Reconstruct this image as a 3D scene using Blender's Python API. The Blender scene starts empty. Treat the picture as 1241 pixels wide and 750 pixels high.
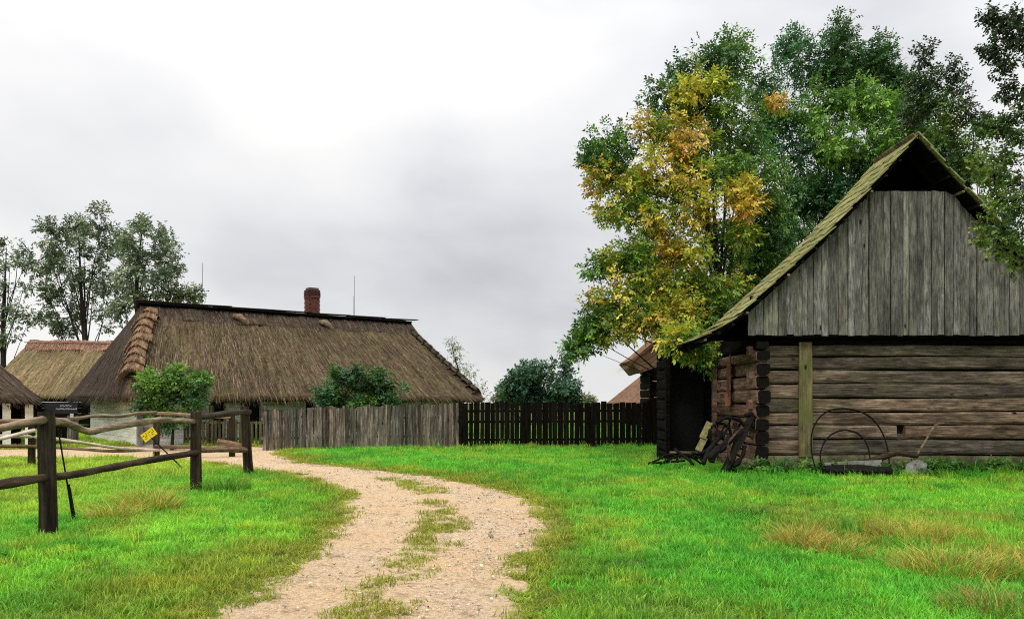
import bpy, math, random
import numpy as np
from mathutils import Vector, Matrix, Euler

random.seed(7)
RNG = np.random.default_rng(11)
R = math.radians
SC = bpy.context.scene
COL = SC.collection

# ------------------------------------------------------------------ camera, world, sun, exposure
EYE, FPX, CX, HY = 1.6, 1000.0, 620.5, 488.0
cam_d = bpy.data.cameras.new("camera")
cam = bpy.data.objects.new("camera", cam_d)
COL.objects.link(cam)
cam.location = (0, 0, EYE)
cam.rotation_euler = (R(90), 0, 0)
cam_d.sensor_width = 36.0
cam_d.lens = FPX / 1241.0 * 36.0
cam_d.shift_y = (HY - 375.0) / 1241.0
cam_d.clip_start = 0.1
cam_d.clip_end = 3000
SC.camera = cam

SUN_EL, SUN_AZ = R(48), R(200)          # high, from behind the camera a little to the left
W = bpy.data.worlds.new("World")
SC.world = W
W.use_nodes = True
wt = W.node_tree
wt.nodes.clear()
def wn(t, **k):
    n = wt.nodes.new(t)
    for a, b in k.items():
        setattr(n, a, b)
    return n
wo = wn('ShaderNodeOutputWorld')
bg_sky = wn('ShaderNodeBackground'); bg_cloud = wn('ShaderNodeBackground')
mixw = wn('ShaderNodeMixShader')
sky = wn('ShaderNodeTexSky', sky_type='NISHITA')
sky.sun_disc = False
sky.sun_elevation = SUN_EL
sky.sun_rotation = SUN_AZ
bg_sky.inputs[1].default_value = 0.12
wt.links.new(sky.outputs[0], bg_sky.inputs[0])
tc = wn('ShaderNodeTexCoord')
mp = wn('ShaderNodeMapping')
mp.inputs['Location'].default_value = (3.42, -0.24, 1.48)
mp.inputs['Scale'].default_value = (1.0, 1.0, 1.8)
wt.links.new(tc.outputs['Generated'], mp.inputs[0])
n1 = wn('ShaderNodeTexNoise')
n1.inputs['Scale'].default_value = 1.5; n1.inputs['Detail'].default_value = 6.0; n1.inputs['Roughness'].default_value = 0.46
n1.inputs['Distortion'].default_value = 0.15
wt.links.new(mp.outputs[0], n1.inputs['Vector'])
rampw = wn('ShaderNodeValToRGB')
el = rampw.color_ramp.elements
el[0].position = 0.345; el[0].color = (0.56, 0.565, 0.60, 1)
el[1].position = 0.57; el[1].color = (1.0, 0.99, 0.968, 1)
e2 = el.new(0.455); e2.color = (0.83, 0.83, 0.845, 1)
sx = wn('ShaderNodeSeparateXYZ')
wt.links.new(tc.outputs['Generated'], sx.inputs[0])
mx = wn('ShaderNodeMath', operation='MAXIMUM'); mx.inputs[1].default_value = 0.0
wt.links.new(sx.outputs[2], mx.inputs[0])
def wmath(op, a, b):
    m = wn('ShaderNodeMath', operation=op)
    for i, q in ((0, a), (1, b)):
        if hasattr(q, 'is_linked'): wt.links.new(q, m.inputs[i])
        else: m.inputs[i].default_value = q
    return m.outputs[0]
thin = wmath('MULTIPLY', wmath('SUBTRACT', 1.0, wmath('MINIMUM', wmath('MULTIPLY', mx.outputs[0], 5.0), 1.0)), 0.17)
wt.links.new(wmath('ADD', n1.outputs[0], thin), rampw.inputs[0])
zz3 = wmath('POWER', mx.outputs[0], 3.0)                # overcast dome: zenith about three times the horizon
gain = wmath('ADD', wmath('MULTIPLY', mx.outputs[0], 0.30), wmath('ADD', wmath('MULTIPLY', zz3, 2.0), 0.93))
wt.links.new(rampw.outputs[0], bg_cloud.inputs[0])
wt.links.new(gain, bg_cloud.inputs[1])
mixw.inputs[0].default_value = 0.95
wt.links.new(bg_sky.outputs[0], mixw.inputs[1])
wt.links.new(bg_cloud.outputs[0], mixw.inputs[2])
wt.links.new(mixw.outputs[0], wo.inputs[0])

sun_d = bpy.data.lights.new("sun", 'SUN')
sun_d.energy = 1.5
sun_d.angle = R(18)
sun_d.color = (1.0, 0.96, 0.90)
sun = bpy.data.objects.new("sun", sun_d)
COL.objects.link(sun)
sdir = Vector((math.sin(SUN_AZ) * math.cos(SUN_EL), math.cos(SUN_AZ) * math.cos(SUN_EL), math.sin(SUN_EL)))
sun.rotation_euler = sdir.to_track_quat('Z', 'Y').to_euler()

SC.view_settings.view_transform = 'Standard'
SC.view_settings.look = 'None'
SC.view_settings.gamma = 1.0
SC.view_settings.exposure = 0.0
SC.view_settings.use_curve_mapping = False
SC.render.engine = 'CYCLES'
SC.cycles.use_denoising = False
SC.cycles.filter_width = 1.1
SC.cycles.max_bounces = 6
SC.cycles.transparent_max_bounces = 6

# ------------------------------------------------------------------ helpers
def P(x, y, d):
    "a point of the place seen at pixel (x, y) of the photograph at distance d"
    return Vector(((x - CX) / FPX * d, d, EYE + (HY - y) / FPX * d))

def hgt(x, y):
    "ground height"
    return 0.03 * np.sin(0.5 * x + 1) * np.cos(0.4 * y) + 0.018 * np.sin(1.3 * x + 0.7 * y) - 0.02

def _hash(ix, iy, s):
    a = np.sin(ix * 127.1 + iy * 311.7 + s * 74.7) * 43758.5453
    return a - np.floor(a)
def vnoise(x, y, s=0):
    x = np.asarray(x, float); y = np.asarray(y, float)
    ix = np.floor(x); iy = np.floor(y); fx = x - ix; fy = y - iy
    fx = fx * fx * (3 - 2 * fx); fy = fy * fy * (3 - 2 * fy)
    a = _hash(ix, iy, s); b = _hash(ix + 1, iy, s); c = _hash(ix, iy + 1, s); d = _hash(ix + 1, iy + 1, s)
    return (a * (1 - fx) + b * fx) * (1 - fy) + (c * (1 - fx) + d * fx) * fy
def fbm(x, y, s=0, o=3):
    t = 0; amp = 0.5; n = 0
    for i in range(o):
        t = t + amp * vnoise(np.asarray(x) * 2 ** i, np.asarray(y) * 2 ** i, s + i * 3.3); n += amp; amp *= 0.5
    return t / n

def np_mesh(name, V, F, cols=None, smooth=False):
    V = np.asarray(V, np.float32); F = np.asarray(F, np.int32)
    me = bpy.data.meshes.new(name)
    k = F.shape[1]
    me.vertices.add(len(V)); me.vertices.foreach_set('co', V.ravel())
    me.loops.add(F.size); me.loops.foreach_set('vertex_index', F.ravel())
    me.polygons.add(len(F)); me.polygons.foreach_set('loop_start', np.arange(0, F.size, k, dtype=np.int32))
    if smooth:
        me.polygons.foreach_set('use_smooth', np.ones(len(F), dtype=bool))
    if cols is not None:
        a = me.attributes.new('col', 'FLOAT_COLOR', 'POINT')
        c = np.ones((len(V), 4), np.float32); c[:, :3] = cols
        a.data.foreach_set('color', c.ravel())
    me.update(calc_edges=True)
    me.validate()
    return me

def py_mesh(name, V, F, smooth=False):
    me = bpy.data.meshes.new(name)
    me.from_pydata([tuple(v) for v in V], [], F)
    if smooth:
        for p in me.polygons: p.use_smooth = True
    me.update()
    return me

def obj(name, me, mat=None, parent=None, loc=(0, 0, 0), rot=(0, 0, 0), scale=None, kind=None):
    o = bpy.data.objects.new(name, me)
    COL.objects.link(o)
    o.location = loc
    o.rotation_euler = rot
    if scale: o.scale = scale
    if parent: o.parent = parent
    if mat is not None and me is not None and len(me.materials) == 0:
        me.materials.append(mat)
    if kind: o['kind'] = kind
    return o

def tag(o, label, cat, group=None, kind=None):
    o['label'] = label; o['category'] = cat
    if group: o['group'] = group
    if kind: o['kind'] = kind
    return o

def thing(name, label, cat, loc=(0, 0, 0), rotz=0.0, group=None):
    o = obj(name, None, loc=loc, rot=(0, 0, rotz))
    return tag(o, label, cat, group)

class MB:
    def __init__(s): s.v = []; s.f = []
    def add(s, V, F):
        b = len(s.v); s.v += [tuple(v) for v in V]; s.f += [tuple(b + i for i in f) for f in F]
    def box(s, c, h, rot=None):
        V = []
        for sx_ in (-1, 1):
            for sy in (-1, 1):
                for sz in (-1, 1):
                    p = Vector((sx_ * h[0], sy * h[1], sz * h[2]))
                    if rot is not None: p = rot @ p
                    V.append(p + Vector(c))
        s.add(V, [(0, 1, 3, 2), (4, 6, 7, 5), (0, 4, 5, 1), (2, 3, 7, 6), (0, 2, 6, 4), (1, 5, 7, 3)])
    def bar(s, a, b, w, t, up=(0, 0, 1)):
        "rectangular bar from a to b, w along up, t across"
        a = Vector(a); b = Vector(b); d = b - a; L = d.length; d.normalize()
        u = Vector(up); sd = d.cross(u)
        if sd.length < 1e-4: sd = d.cross(Vector((1, 0, 0)))
        sd.normalize(); u = sd.cross(d)
        M = Matrix((d, sd, u)).transposed()
        s.box((a + b) / 2, (L / 2, t / 2, w / 2), M)
    def tube(s, pts, rad, n=7, cap=True, jit=0.0):
        pts = [Vector(p) for p in pts]; V = []; F = []
        if not hasattr(rad, '__len__'): rad = [rad] * len(pts)
        for i, p in enumerate(pts):
            t = (pts[min(i + 1, len(pts) - 1)] - pts[max(i - 1, 0)]).normalized()
            a = Vector((0, 0, 1)) if abs(t.z) < 0.9 else Vector((1, 0, 0))
            x = t.cross(a).normalized(); y = x.cross(t)
            for k in range(n):
                an = 2 * math.pi * k / n
                r = rad[i] * (1 + random.uniform(-jit, jit))
                V.append(p + x * math.cos(an) * r + y * math.sin(an) * r)
        for i in range(len(pts) - 1):
            for k in range(n):
                F.append((i * n + k, i * n + (k + 1) % n, (i + 1) * n + (k + 1) % n, (i + 1) * n + k))
        if cap:
            F.append(tuple(range(n))[::-1]); F.append(tuple((len(pts) - 1) * n + k for k in range(n)))
        s.add(V, F)
    def build(s, name, mat, parent=None, smooth=False, **k):
        return obj(name, py_mesh(name, s.v, s.f, smooth), mat, parent, **k)

def plank_mesh(L, Wd, T, seg=3, jit=0.006, axis='z', bow=0.0, top=None):
    """a sawn plank along its axis from 0 to L; edges wander by jit. top=(zl,zr): slanted upper end"""
    V = []; F = []
    for i in range(seg + 1):
        t = i / seg
        for (a, b) in ((-1, -1), (1, -1), (1, 1), (-1, 1)):
            l = t * L
            if top is not None:
                l = t * (top[0] if a < 0 else top[1])
            w = a * (Wd / 2) + random.uniform(-jit, jit) * (1 if Wd > 0.03 else .3)
            th = b * T / 2 + random.uniform(-jit, jit) * 0.5 + bow * math.sin(t * math.pi)
            if axis == 'z': V.append((w, th, l))
            elif axis == 'x': V.append((l, th, w))
            else: V.append((w, l, th))
    for i in range(seg):
        for k in range(4):
            F.append((i * 4 + k, i * 4 + (k + 1) % 4, (i + 1) * 4 + (k + 1) % 4, (i + 1) * 4 + k))
    F.append((3, 2, 1, 0)); e = seg * 4; F.append((e, e + 1, e + 2, e + 3))
    return py_mesh('plank', V, F)

def log_mesh(L, H, T, jit=0.012):
    "a hewn log along +x from 0 to L, height H about z=0, thickness T about y=0"
    seg = max(2, int(L / 0.7))
    prof = [(-.5, -.34), (-.36, -.5), (.36, -.5), (.5, -.34), (.5, .34), (.36, .5), (-.36, .5), (-.5, .34)]
    V = []; F = []
    wav = random.uniform(0, 6); dz = 0
    for i in range(seg + 1):
        t = i / seg
        dz = 0.012 * math.sin(wav + t * L * 0.9)
        for (py, pz) in prof:
            V.append((t * L, py * T + random.uniform(-jit, jit), pz * H * 0.985 + dz + random.uniform(-jit, jit) * .6))
    n = 8
    for i in range(seg):
        for k in range(n):
            F.append((i * n + k, i * n + (k + 1) % n, (i + 1) * n + (k + 1) % n, (i + 1) * n + k))
    F.append(tuple(range(n))[::-1]); F.append(tuple(seg * n + k for k in range(n)))
    return py_mesh('log', V, F)

# ------------------------------------------------------------------ materials
class NT:
    def __init__(s, name):
        s.m = bpy.data.materials.new(name); s.m.use_nodes = True
        s.t = s.m.node_tree; s.t.nodes.clear()
        s.out = s.n('ShaderNodeOutputMaterial')
    def n(s, t, **k):
        nd = s.t.nodes.new(t)
        for a, b in k.items():
            if a.startswith('i_'): nd.inputs[a[2:].replace('_', ' ')].default_value = b
            else: setattr(nd, a, b)
        return nd
    def l(s, a, b): s.t.links.new(a, b)
    def noise(s, vec, scale, detail=4, rough=.55, dist=0):
        n = s.n('ShaderNodeTexNoise'); n.inputs['Scale'].default_value = scale
        n.inputs['Detail'].default_value = detail; n.inputs['Roughness'].default_value = rough
        n.inputs['Distortion'].default_value = dist
        if vec is not None: s.l(vec, n.inputs['Vector'])
        return n.outputs[0]
    def ramp(s, fac, stops):
        r = s.n('ShaderNodeValToRGB'); e = r.color_ramp.elements
        while len(e) < len(stops): e.new(0.5)
        for q, (p, c) in zip(e, stops):
            q.position = p; q.color = (*c, 1) if len(c) == 3 else c
        s.l(fac, r.inputs[0]); return r.outputs[0]
    def mix(s, fac, a, b, bt='MIX'):
        m = s.n('ShaderNodeMix', data_type='RGBA', blend_type=bt)
        for i, q in ((0, fac), (6, a), (7, b)):
            if hasattr(q, 'links') or hasattr(q, 'is_linked'): s.l(q, m.inputs[i])
            elif i == 0: m.inputs[0].default_value = q
            else: m.inputs[i].default_value = (*q, 1) if len(q) == 3 else q
        return m.outputs[2]
    def math(s, op, a, b=None):
        m = s.n('ShaderNodeMath', operation=op)
        for i, q in ((0, a), (1, b)):
            if q is None: continue
            if hasattr(q, 'is_linked'): s.l(q, m.inputs[i])
            else: m.inputs[i].default_value = q
        return m.outputs[0]
    def mapping(s, vec, scale=(1, 1, 1), loc=None):
        m = s.n('ShaderNodeMapping'); m.inputs['Scale'].default_value = scale
        s.l(vec, m.inputs[0])
        if loc is not None: s.l(loc, m.inputs[1])
        return m.outputs[0]
    def finish(s, col, rough=.85, bump=None, bstr=.4, bdist=.01, spec=.25):
        b = s.n('ShaderNodeBsdfPrincipled')
        if hasattr(col, 'is_linked'): s.l(col, b.inputs['Base Color'])
        else: b.inputs['Base Color'].default_value = (*col, 1)
        b.inputs['Roughness'].default_value = rough
        b.inputs['Specular IOR Level'].default_value = spec
        if bump is not None:
            bp = s.n('ShaderNodeBump'); bp.inputs['Strength'].default_value = bstr
            bp.inputs['Distance'].default_value = bdist
            s.l(bump, bp.inputs['Height']); s.l(bp.outputs[0], b.inputs['Normal'])
        s.l(b.outputs[0], s.out.inputs[0]); return s.m

def wood(name, dark, mid, light, axis='x', moss=None, moss_amt=0.0, var=.35, grain=26, rough=.85, stain=.5, knots=True, alt=(1.12, .93, .80), spec=.15, blot=1.0, along=.05):
    t = NT(name)
    tc = t.n('ShaderNodeTexCoord'); oi = t.n('ShaderNodeObjectInfo')
    off = t.n('ShaderNodeCombineXYZ')
    r100 = t.math('MULTIPLY', oi.outputs['Random'], 97.0)
    for i in range(3): t.l(r100, off.inputs[i])
    sc = {'x': (along, 1, 1), 'y': (1, along, 1), 'z': (1, 1, along)}[axis]
    g = t.mapping(tc.outputs['Object'], sc, off.outputs[0])
    f = t.noise(g, grain, 6, .65, .3)
    g2 = t.mapping(tc.outputs['Object'], tuple(1 if q == 1 else .22 for q in sc), off.outputs[0])
    big = t.noise(g2, 3.2, 4, .6)
    col = t.ramp(f, [(.30, dark), (.5, mid), (.72, light)])
    st = t.ramp(big, [(.33, (1 - stain,) * 3), (.62, (1.15,) * 3)])
    col = t.mix(1.0, col, st, 'MULTIPLY')
    v = t.math('MULTIPLY_ADD', oi.outputs['Random'], 2 * var)
    v.node.inputs[2].default_value = 1 - var
    vc = t.n('ShaderNodeCombineXYZ')
    for i in range(3): t.l(v, vc.inputs[i])
    col = t.mix(1.0, col, vc.outputs[0], 'MULTIPLY')
    hr = t.math('FRACT', t.math('MULTIPLY', oi.outputs['Random'], 7.31))
    col = t.mix(hr, col, t.mix(1.0, col, alt, 'MULTIPLY'))
    bl_ = t.noise(t.mapping(tc.outputs['Object'], {'x': (.5, 1.4, 1.4), 'y': (1.4, .5, 1.4), 'z': (1.4, 1.4, .5)}[axis], off.outputs[0]), 7.0, 5, .7)
    col = t.mix(blot, col, t.ramp(bl_, [(.32, (.55, .55, .56)), (.60, (1.18, 1.17, 1.14))]), 'MULTIPLY')
    if moss is not None:
        mo = t.noise(t.mapping(tc.outputs['Object'], (.6, .6, .6), off.outputs[0]), 2.3, 5, .62)
        mf = t.ramp(mo, [(.62 - .34 * moss_amt, (0, 0, 0)), (.78 - .3 * moss_amt, (1, 1, 1))])
        mf = t.math('MULTIPLY', mf, .85)
        col = t.mix(mf, col, moss)
    if knots:
        vo = t.n('ShaderNodeTexVoronoi'); vo.inputs['Scale'].default_value = 2.6
        t.l(t.mapping(tc.outputs['Object'], {'x': (.45, 1, 1), 'y': (1, .45, 1), 'z': (1, 1, .45)}[axis], off.outputs[0]), vo.inputs['Vector'])
        kf = t.ramp(vo.outputs['Distance'], [(.05, (1, 1, 1)), (.10, (0, 0, 0))])
        col = t.mix(kf, col, tuple(q * .25 for q in dark))
    return t.finish(col, rough, f, .7, .014, spec)

def plain(name, c, rough=.8, metallic=0, var=.25, scale=6):
    t = NT(name); tc = t.n('ShaderNodeTexCoord')
    f = t.noise(tc.outputs['Object'], scale, 5, .6)
    col = t.ramp(f, [(.3, tuple(q * (1 - var) for q in c)), (.7, tuple(q * (1 + var) for q in c))])
    m = t.finish(col, rough, f, .3, .01, .12)
    if metallic:
        for n in t.t.nodes:
            if n.type == 'BSDF_PRINCIPLED': n.inputs['Metallic'].default_value = metallic
    return m

M = {}
M['gable'] = wood('weathered_grey_board', (.050, .048, .046), (.165, .162, .150), (.31, .305, .275), 'z', moss=(.15, .15, .10), moss_amt=.15, var=.30, stain=.5, alt=(1.04, 1.0, .93), along=.09, grain=34)
M['gable_pale'] = wood('pale_board', (.09, .09, .07), (.20, .20, .155), (.30, .30, .235), 'z', var=.1, stain=.35, alt=(1, 1, 1))
M['log'] = wood('hewn_log', (.025, .020, .017), (.135, .112, .088), (.32, .275, .22), 'x', moss=(.075, .080, .028), moss_amt=.18, var=.32, stain=.6, alt=(1.22, .96, .82), along=.07, grain=34)
M['log_red'] = wood('reddish_log', (.06, .036, .030), (.225, .145, .118), (.38, .26, .21), 'x', var=.30, stain=.5)
M['log_end'] = plain('log_end_grain', (.006, .005, .004), .95, var=.6, scale=16)
M['foundation'] = plain('mossy_foundation', (.115, .105, .062), .95, var=.6, scale=3)
M['plank_post'] = wood('mossy_upright_plank', (.06, .055, .035), (.15, .14, .085), (.24, .22, .15), 'z', moss=(.10, .12, .03), moss_amt=.55, var=.1)
M['dark'] = wood('shade_black_timber', (.002, .002, .002), (.006, .005, .0045), (.012, .011, .009), 'x', var=.2, stain=.3, spec=.04)  # near-black base colour carries the deep shade under eaves and indoors
M['dark_z'] = wood('dark_picket', (.003, .003, .003), (.008, .007, .006), (.016, .014, .012), 'z', var=.35, stain=.3, spec=.04)
M['picket'] = wood('grey_picket', (.03, .027, .024), (.115, .102, .088), (.30, .275, .23), 'z', var=.62, stain=.5)
M['picket_moss'] = wood('mossy_picket', (.03, .032, .016), (.07, .075, .038), (.13, .13, .075), 'z', moss=(.09, .11, .03), moss_amt=.4, var=.4)
M['post'] = wood('dark_fence_post', (.008, .006, .004), (.030, .023, .015), (.085, .068, .045), 'z', var=.15, stain=.5, grain=18)
M['rail'] = wood('bark_rail', (.05, .035, .022), (.20, .155, .105), (.42, .345, .25), 'x', var=.2, stain=.5, grain=16)
M['rail_dark'] = wood('dark_rail', (.014, .010, .006), (.045, .035, .023), (.12, .095, .064), 'x', var=.15, stain=.5, grain=16)
M['rail_pale'] = wood('debarked_rail', (.26, .23, .19), (.55, .51, .45), (.76, .72, .66), 'x', var=.1, stain=.3, grain=16)
M['shingle'] = wood('mossy_shingle', (.06, .06, .028), (.23, .235, .105), (.43, .43, .22), 'y', moss=(.21, .235, .06), moss_amt=.45, var=.30, stain=.45)
M['iron'] = plain('black_iron', (.006, .005, .0045), .7, .1)
M['black_wood'] = plain('black_weathered_wood', (.010, .009, .0075), .85, var=.7, scale=14)
M['white_wall'] = wood('whitewashed_log', (.52, .51, .42), (.74, .73, .62), (.82, .81, .72), 'x', moss=(.55, .56, .36), moss_amt=.10, var=.06, stain=.15, grain=12, knots=False, blot=.25, alt=(1, 1, 1))
M['grey_wall'] = wood('grey_whitewashed_log', (.40, .40, .39), (.60, .60, .58), (.72, .72, .70), 'x', var=.08, stain=.25, grain=12, knots=False, blot=.4, alt=(1, 1, 1))
M['stone'] = plain('grey_stone', (.20, .20, .18), .9, var=.45, scale=9)
M['red_wood'] = plain('red_painted_board', (.20, .060, .035), .8, var=.5, scale=12)
M['orange_red'] = plain('faded_red_board', (.42, .15, .09), .8, var=.3, scale=12)
M['yellow'] = plain('yellow_plate', (.75, .52, .02), .5, var=.08)
M['black_paint_and_shade'] = plain('black_paint_and_shade', (.012, .012, .012), .6)  # flat black for lettering, also stands in for shade inside openings
M['white_paint'] = plain('white_paint', (.45, .46, .48), .6, var=.1)
M['board_dark'] = plain('dark_board', (.022, .022, .026), .7)
M['olive_board'] = plain('olive_board', (.17, .16, .065), .85, var=.4, scale=14)
M['bark'] = wood('tree_bark', (.010, .009, .007), (.028, .024, .019), (.06, .054, .043), 'z', var=.15, grain=22, knots=False)
M['brick'] = plain('red_brick', (.13, .048, .036), .9, var=.4, scale=8)
M['brick_cap'] = plain('sooty_brick', (.055, .028, .024), .9, var=.4, scale=8)
M['mortar'] = plain('mortar', (.10, .075, .065), .95)
M['sack'] = plain('pink_crate', (.55, .30, .27), .8)

def thatch_mat(name, dark, mid, light, moss, mossamt):
    t = NT(name); tc = t.n('ShaderNodeTexCoord')
    a = t.n('ShaderNodeAttribute', attribute_name='uvw')
    g = t.mapping(a.outputs['Vector'], (11, .55, 1))
    f = t.noise(g, 1.5, 7, .72, .5)
    b = t.noise(t.mapping(a.outputs['Vector'], (.45, .6, 1)), 1.3, 5, .62)
    col = t.ramp(f, [(.28, dark), (.5, mid), (.74, light)])
    mf = t.ramp(b, [(.60 - mossamt * .3, (0, 0, 0)), (.80 - mossamt * .3, (1, 1, 1))])
    col = t.mix(t.math('MULTIPLY', mf, .7), col, t.mix(f, tuple(q * .4 for q in moss), moss))
    sp = t.noise(t.mapping(a.outputs['Vector'], (2.2, 1.6, 1)), 3.0, 6, .7)
    col = t.mix(1.0, col, t.ramp(sp, [(.32, (.36, .34, .32)), (.60, (1.25, 1.25, 1.25))]), 'MULTIPLY')
    sv = t.noise(t.mapping(a.outputs['Vector'], (3.0, .16, 1)), 1.7, 4, .6)
    col = t.mix(1.0, col, t.ramp(sv, [(.36, (.55, .53, .50)), (.62, (1.3, 1.3, 1.25))]), 'MULTIPLY')
    return t.finish(col, .95, f, .8, .05, .08)
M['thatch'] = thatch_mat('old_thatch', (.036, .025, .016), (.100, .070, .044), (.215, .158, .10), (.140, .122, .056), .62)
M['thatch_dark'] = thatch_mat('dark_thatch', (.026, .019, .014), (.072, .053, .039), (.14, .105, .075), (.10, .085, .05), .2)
M['thatch_red'] = thatch_mat('red_brown_thatch', (.10, .055, .036), (.24, .135, .090), (.36, .22, .15), (.2, .14, .08), .1)
M['thatch_hip'] = thatch_mat('hip_thatch', (.07, .042, .026), (.20, .125, .075), (.32, .21, .13), (.16, .12, .06), .2)
M['thatch_gold'] = thatch_mat('yellow_brown_thatch', (.09, .062, .035), (.20, .145, .080), (.31, .24, .14), (.19, .175, .08), .4)

def attr_mat(name, transl=.0, rough=.6, spec=.3, var=.25):
    t = NT(name)
    a = t.n('ShaderNodeAttribute', attribute_name='col')
    b = t.n('ShaderNodeBsdfPrincipled'); b.inputs['Roughness'].default_value = rough
    b.inputs['Specular IOR Level'].default_value = spec
    t.l(a.outputs['Color'], b.inputs['Base Color'])
    if transl:
        tr = t.n('ShaderNodeBsdfTranslucent'); t.l(a.outputs['Color'], tr.inputs[0])
        mxs = t.n('ShaderNodeMixShader'); mxs.inputs[0].default_value = transl
        t.l(b.outputs[0], mxs.inputs[1]); t.l(tr.outputs[0], mxs.inputs[2]); t.l(mxs.outputs[0], t.out.inputs[0])
    else: t.l(b.outputs[0], t.out.inputs[0])
    return t.m
M['leaf'] = attr_mat('leaf', .22, .5, .3)
M['straw'] = attr_mat('straw', 0, .9, .1)

def instancer_mat(name, transl):
    t = NT(name)
    a = t.n('ShaderNodeAttribute', attribute_name='tint', attribute_type='INSTANCER')
    c = t.n('ShaderNodeAttribute', attribute_name='col')
    col = t.mix(1.0, a.outputs['Color'], c.outputs['Color'], 'MULTIPLY')
    b = t.n('ShaderNodeBsdfPrincipled'); b.inputs['Roughness'].default_value = .55
    b.inputs['Specular IOR Level'].default_value = .3
    t.l(col, b.inputs['Base Color'])
    if transl:
        tr = t.n('ShaderNodeBsdfTranslucent'); t.l(col, tr.inputs[0])
        mxs = t.n('ShaderNodeMixShader'); mxs.inputs[0].default_value = transl
        t.l(b.outputs[0], mxs.inputs[1]); t.l(tr.outputs[0], mxs.inputs[2]); t.l(mxs.outputs[0], t.out.inputs[0])
    else: t.l(b.outputs[0], t.out.inputs[0])
    return t.m
M['blade'] = instancer_mat('grass_blade', .4)
M['pebble'] = instancer_mat('pebble', 0)

# ------------------------------------------------------------------ ground and track
ROAD = np.array([(-1.15, 1.0), (-1.15, 4.0), (-1.15, 6.1), (-1.05, 8.0), (-.90, 10.0), (-.98, 12.3), (-1.40, 14.6), (-2.45, 17.0), (-4.0, 19.2),
                 (-6.2, 21.3), (-8.2, 24.2), (-10.5, 27.0), (-13.5, 27.4), (-18, 26.5), (-24, 25.5)])
RHW = np.array([1.2, 1.2, 1.19, 1.16, 1.36, 1.50, 1.45, 1.28, 1.05, .85, 1.4, 3.2, 3.3, 2.4, 1.6])
def road_q(x, y):
    "signed offset and half width and arc position for points"
    x = np.asarray(x, float); y = np.asarray(y, float)
    best = np.full(x.shape, 1e9); off = np.zeros(x.shape); hw = np.ones(x.shape); arc = np.zeros(x.shape); s0 = 0
    for i in range(len(ROAD) - 1):
        a, b = ROAD[i], ROAD[i + 1]; d = b - a; L = np.hypot(*d)
        t = np.clip(((x - a[0]) * d[0] + (y - a[1]) * d[1]) / L ** 2, 0, 1)
        px, py = x - a[0] - t * d[0], y - a[1] - t * d[1]
        r = np.hypot(px, py); sgn = np.sign(d[0] * py - d[1] * px)
        m = r < best
        best = np.where(m, r, best); off = np.where(m, r * -sgn, off)     # + to the right
        hw = np.where(m, RHW[i] + (RHW[i + 1] - RHW[i]) * t, hw); arc = np.where(m, s0 + t * L, arc); s0 += L
    return best, off, hw, arc
def road_m(x, y):
    r, off, hw, arc = road_q(x, y)
    m = hw - r + (fbm(np.asarray(x) * 1.6, np.asarray(y) * 1.6, 5) - .5) * .42
    return m, off, hw, arc

def axis_pts(lo, hi, step, far, grow=1.35):
    a = list(np.arange(lo, hi + 1e-6, step)); s = step
    while a[-1] < far[1]: s *= grow; a.append(a[-1] + s)
    s = step
    while a[0] > far[0]: s *= grow; a.insert(0, a[0] - s)
    return np.array(a)
gx = axis_pts(-22, 18, .3, (-900, 900)); gy = axis_pts(-2, 42, .3, (-300, 1500))
GX, GY = np.meshgrid(gx, gy)
fade = np.clip((60 - np.abs(GY - 20)) / 30, 0, 1)
GZ = hgt(GX, GY) * fade - .03 * (1 - fade)
GZ = GZ - .10 * np.clip((road_m(GX, GY)[0] - .10) / .35, 0, 1) * (GY > 1.2) * (GY < 33) * (GX > -24)      # bed of the track
nx, ny = len(gx), len(gy)
idx = np.arange(nx * ny).reshape(ny, nx)
F = np.stack([idx[:-1, :-1], idx[:-1, 1:], idx[1:, 1:], idx[1:, :-1]], -1).reshape(-1, 4)
me = np_mesh('ground', np.stack([GX, GY, GZ], -1).reshape(-1, 3), F, smooth=True)
t = NT('turf_soil'); geo = t.n('ShaderNodeNewGeometry')
a_ = t.noise(geo.outputs['Position'], .35, 5, .6); b_ = t.noise(geo.outputs['Position'], 9, 5, .7)
c1 = t.ramp(a_, [(.35, (.075, .125, .022)), (.65, (.13, .19, .03))])
c2 = t.mix(t.ramp(b_, [(.35, (0, 0, 0)), (.7, (1, 1, 1))]), t.mix(1., c1, (.45, .45, .4), 'MULTIPLY'), c1)
M['turf'] = t.finish(c2, .95, b_, .6, .04, .05)
o = obj('ground', me, M['turf'], kind='structure')

s_ = .11
rx = np.arange(-24, 3.2, s_); ry = np.arange(1.2, 33, s_)
RX, RY = np.meshgrid(rx, ry)
m_, off_, hw_, arc_ = road_m(RX, RY)
rut = -.035 * (np.exp(-((np.abs(off_) - .62 * hw_) / (.3 * hw_)) ** 2))
RZ = hgt(RX, RY) + np.clip(m_ * .10, -.03, .022) + np.where(m_ > .05, rut, 0) * .8 + (fbm(RX * 4, RY * 4, 9) - .5) * .018
keep = m_ > -.25
idx = np.arange(RX.size).reshape(RX.shape)
cell = keep[:-1, :-1] & keep[:-1, 1:] & keep[1:, 1:] & keep[1:, :-1]
F = np.stack([idx[:-1, :-1], idx[:-1, 1:], idx[1:, 1:], idx[1:, :-1]], -1)[cell]
used = np.unique(F); rem = np.full(RX.size, -1); rem[used] = np.arange(len(used))
V = np.stack([RX, RY, RZ], -1).reshape(-1, 3)[used]
me = np_mesh('dirt_track', V, rem[F], smooth=True)
t = NT('sandy_gravel'); geo = t.n('ShaderNodeNewGeometry')
mp_ = t.mapping(geo.outputs['Position'], (1, 1, 1))
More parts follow.
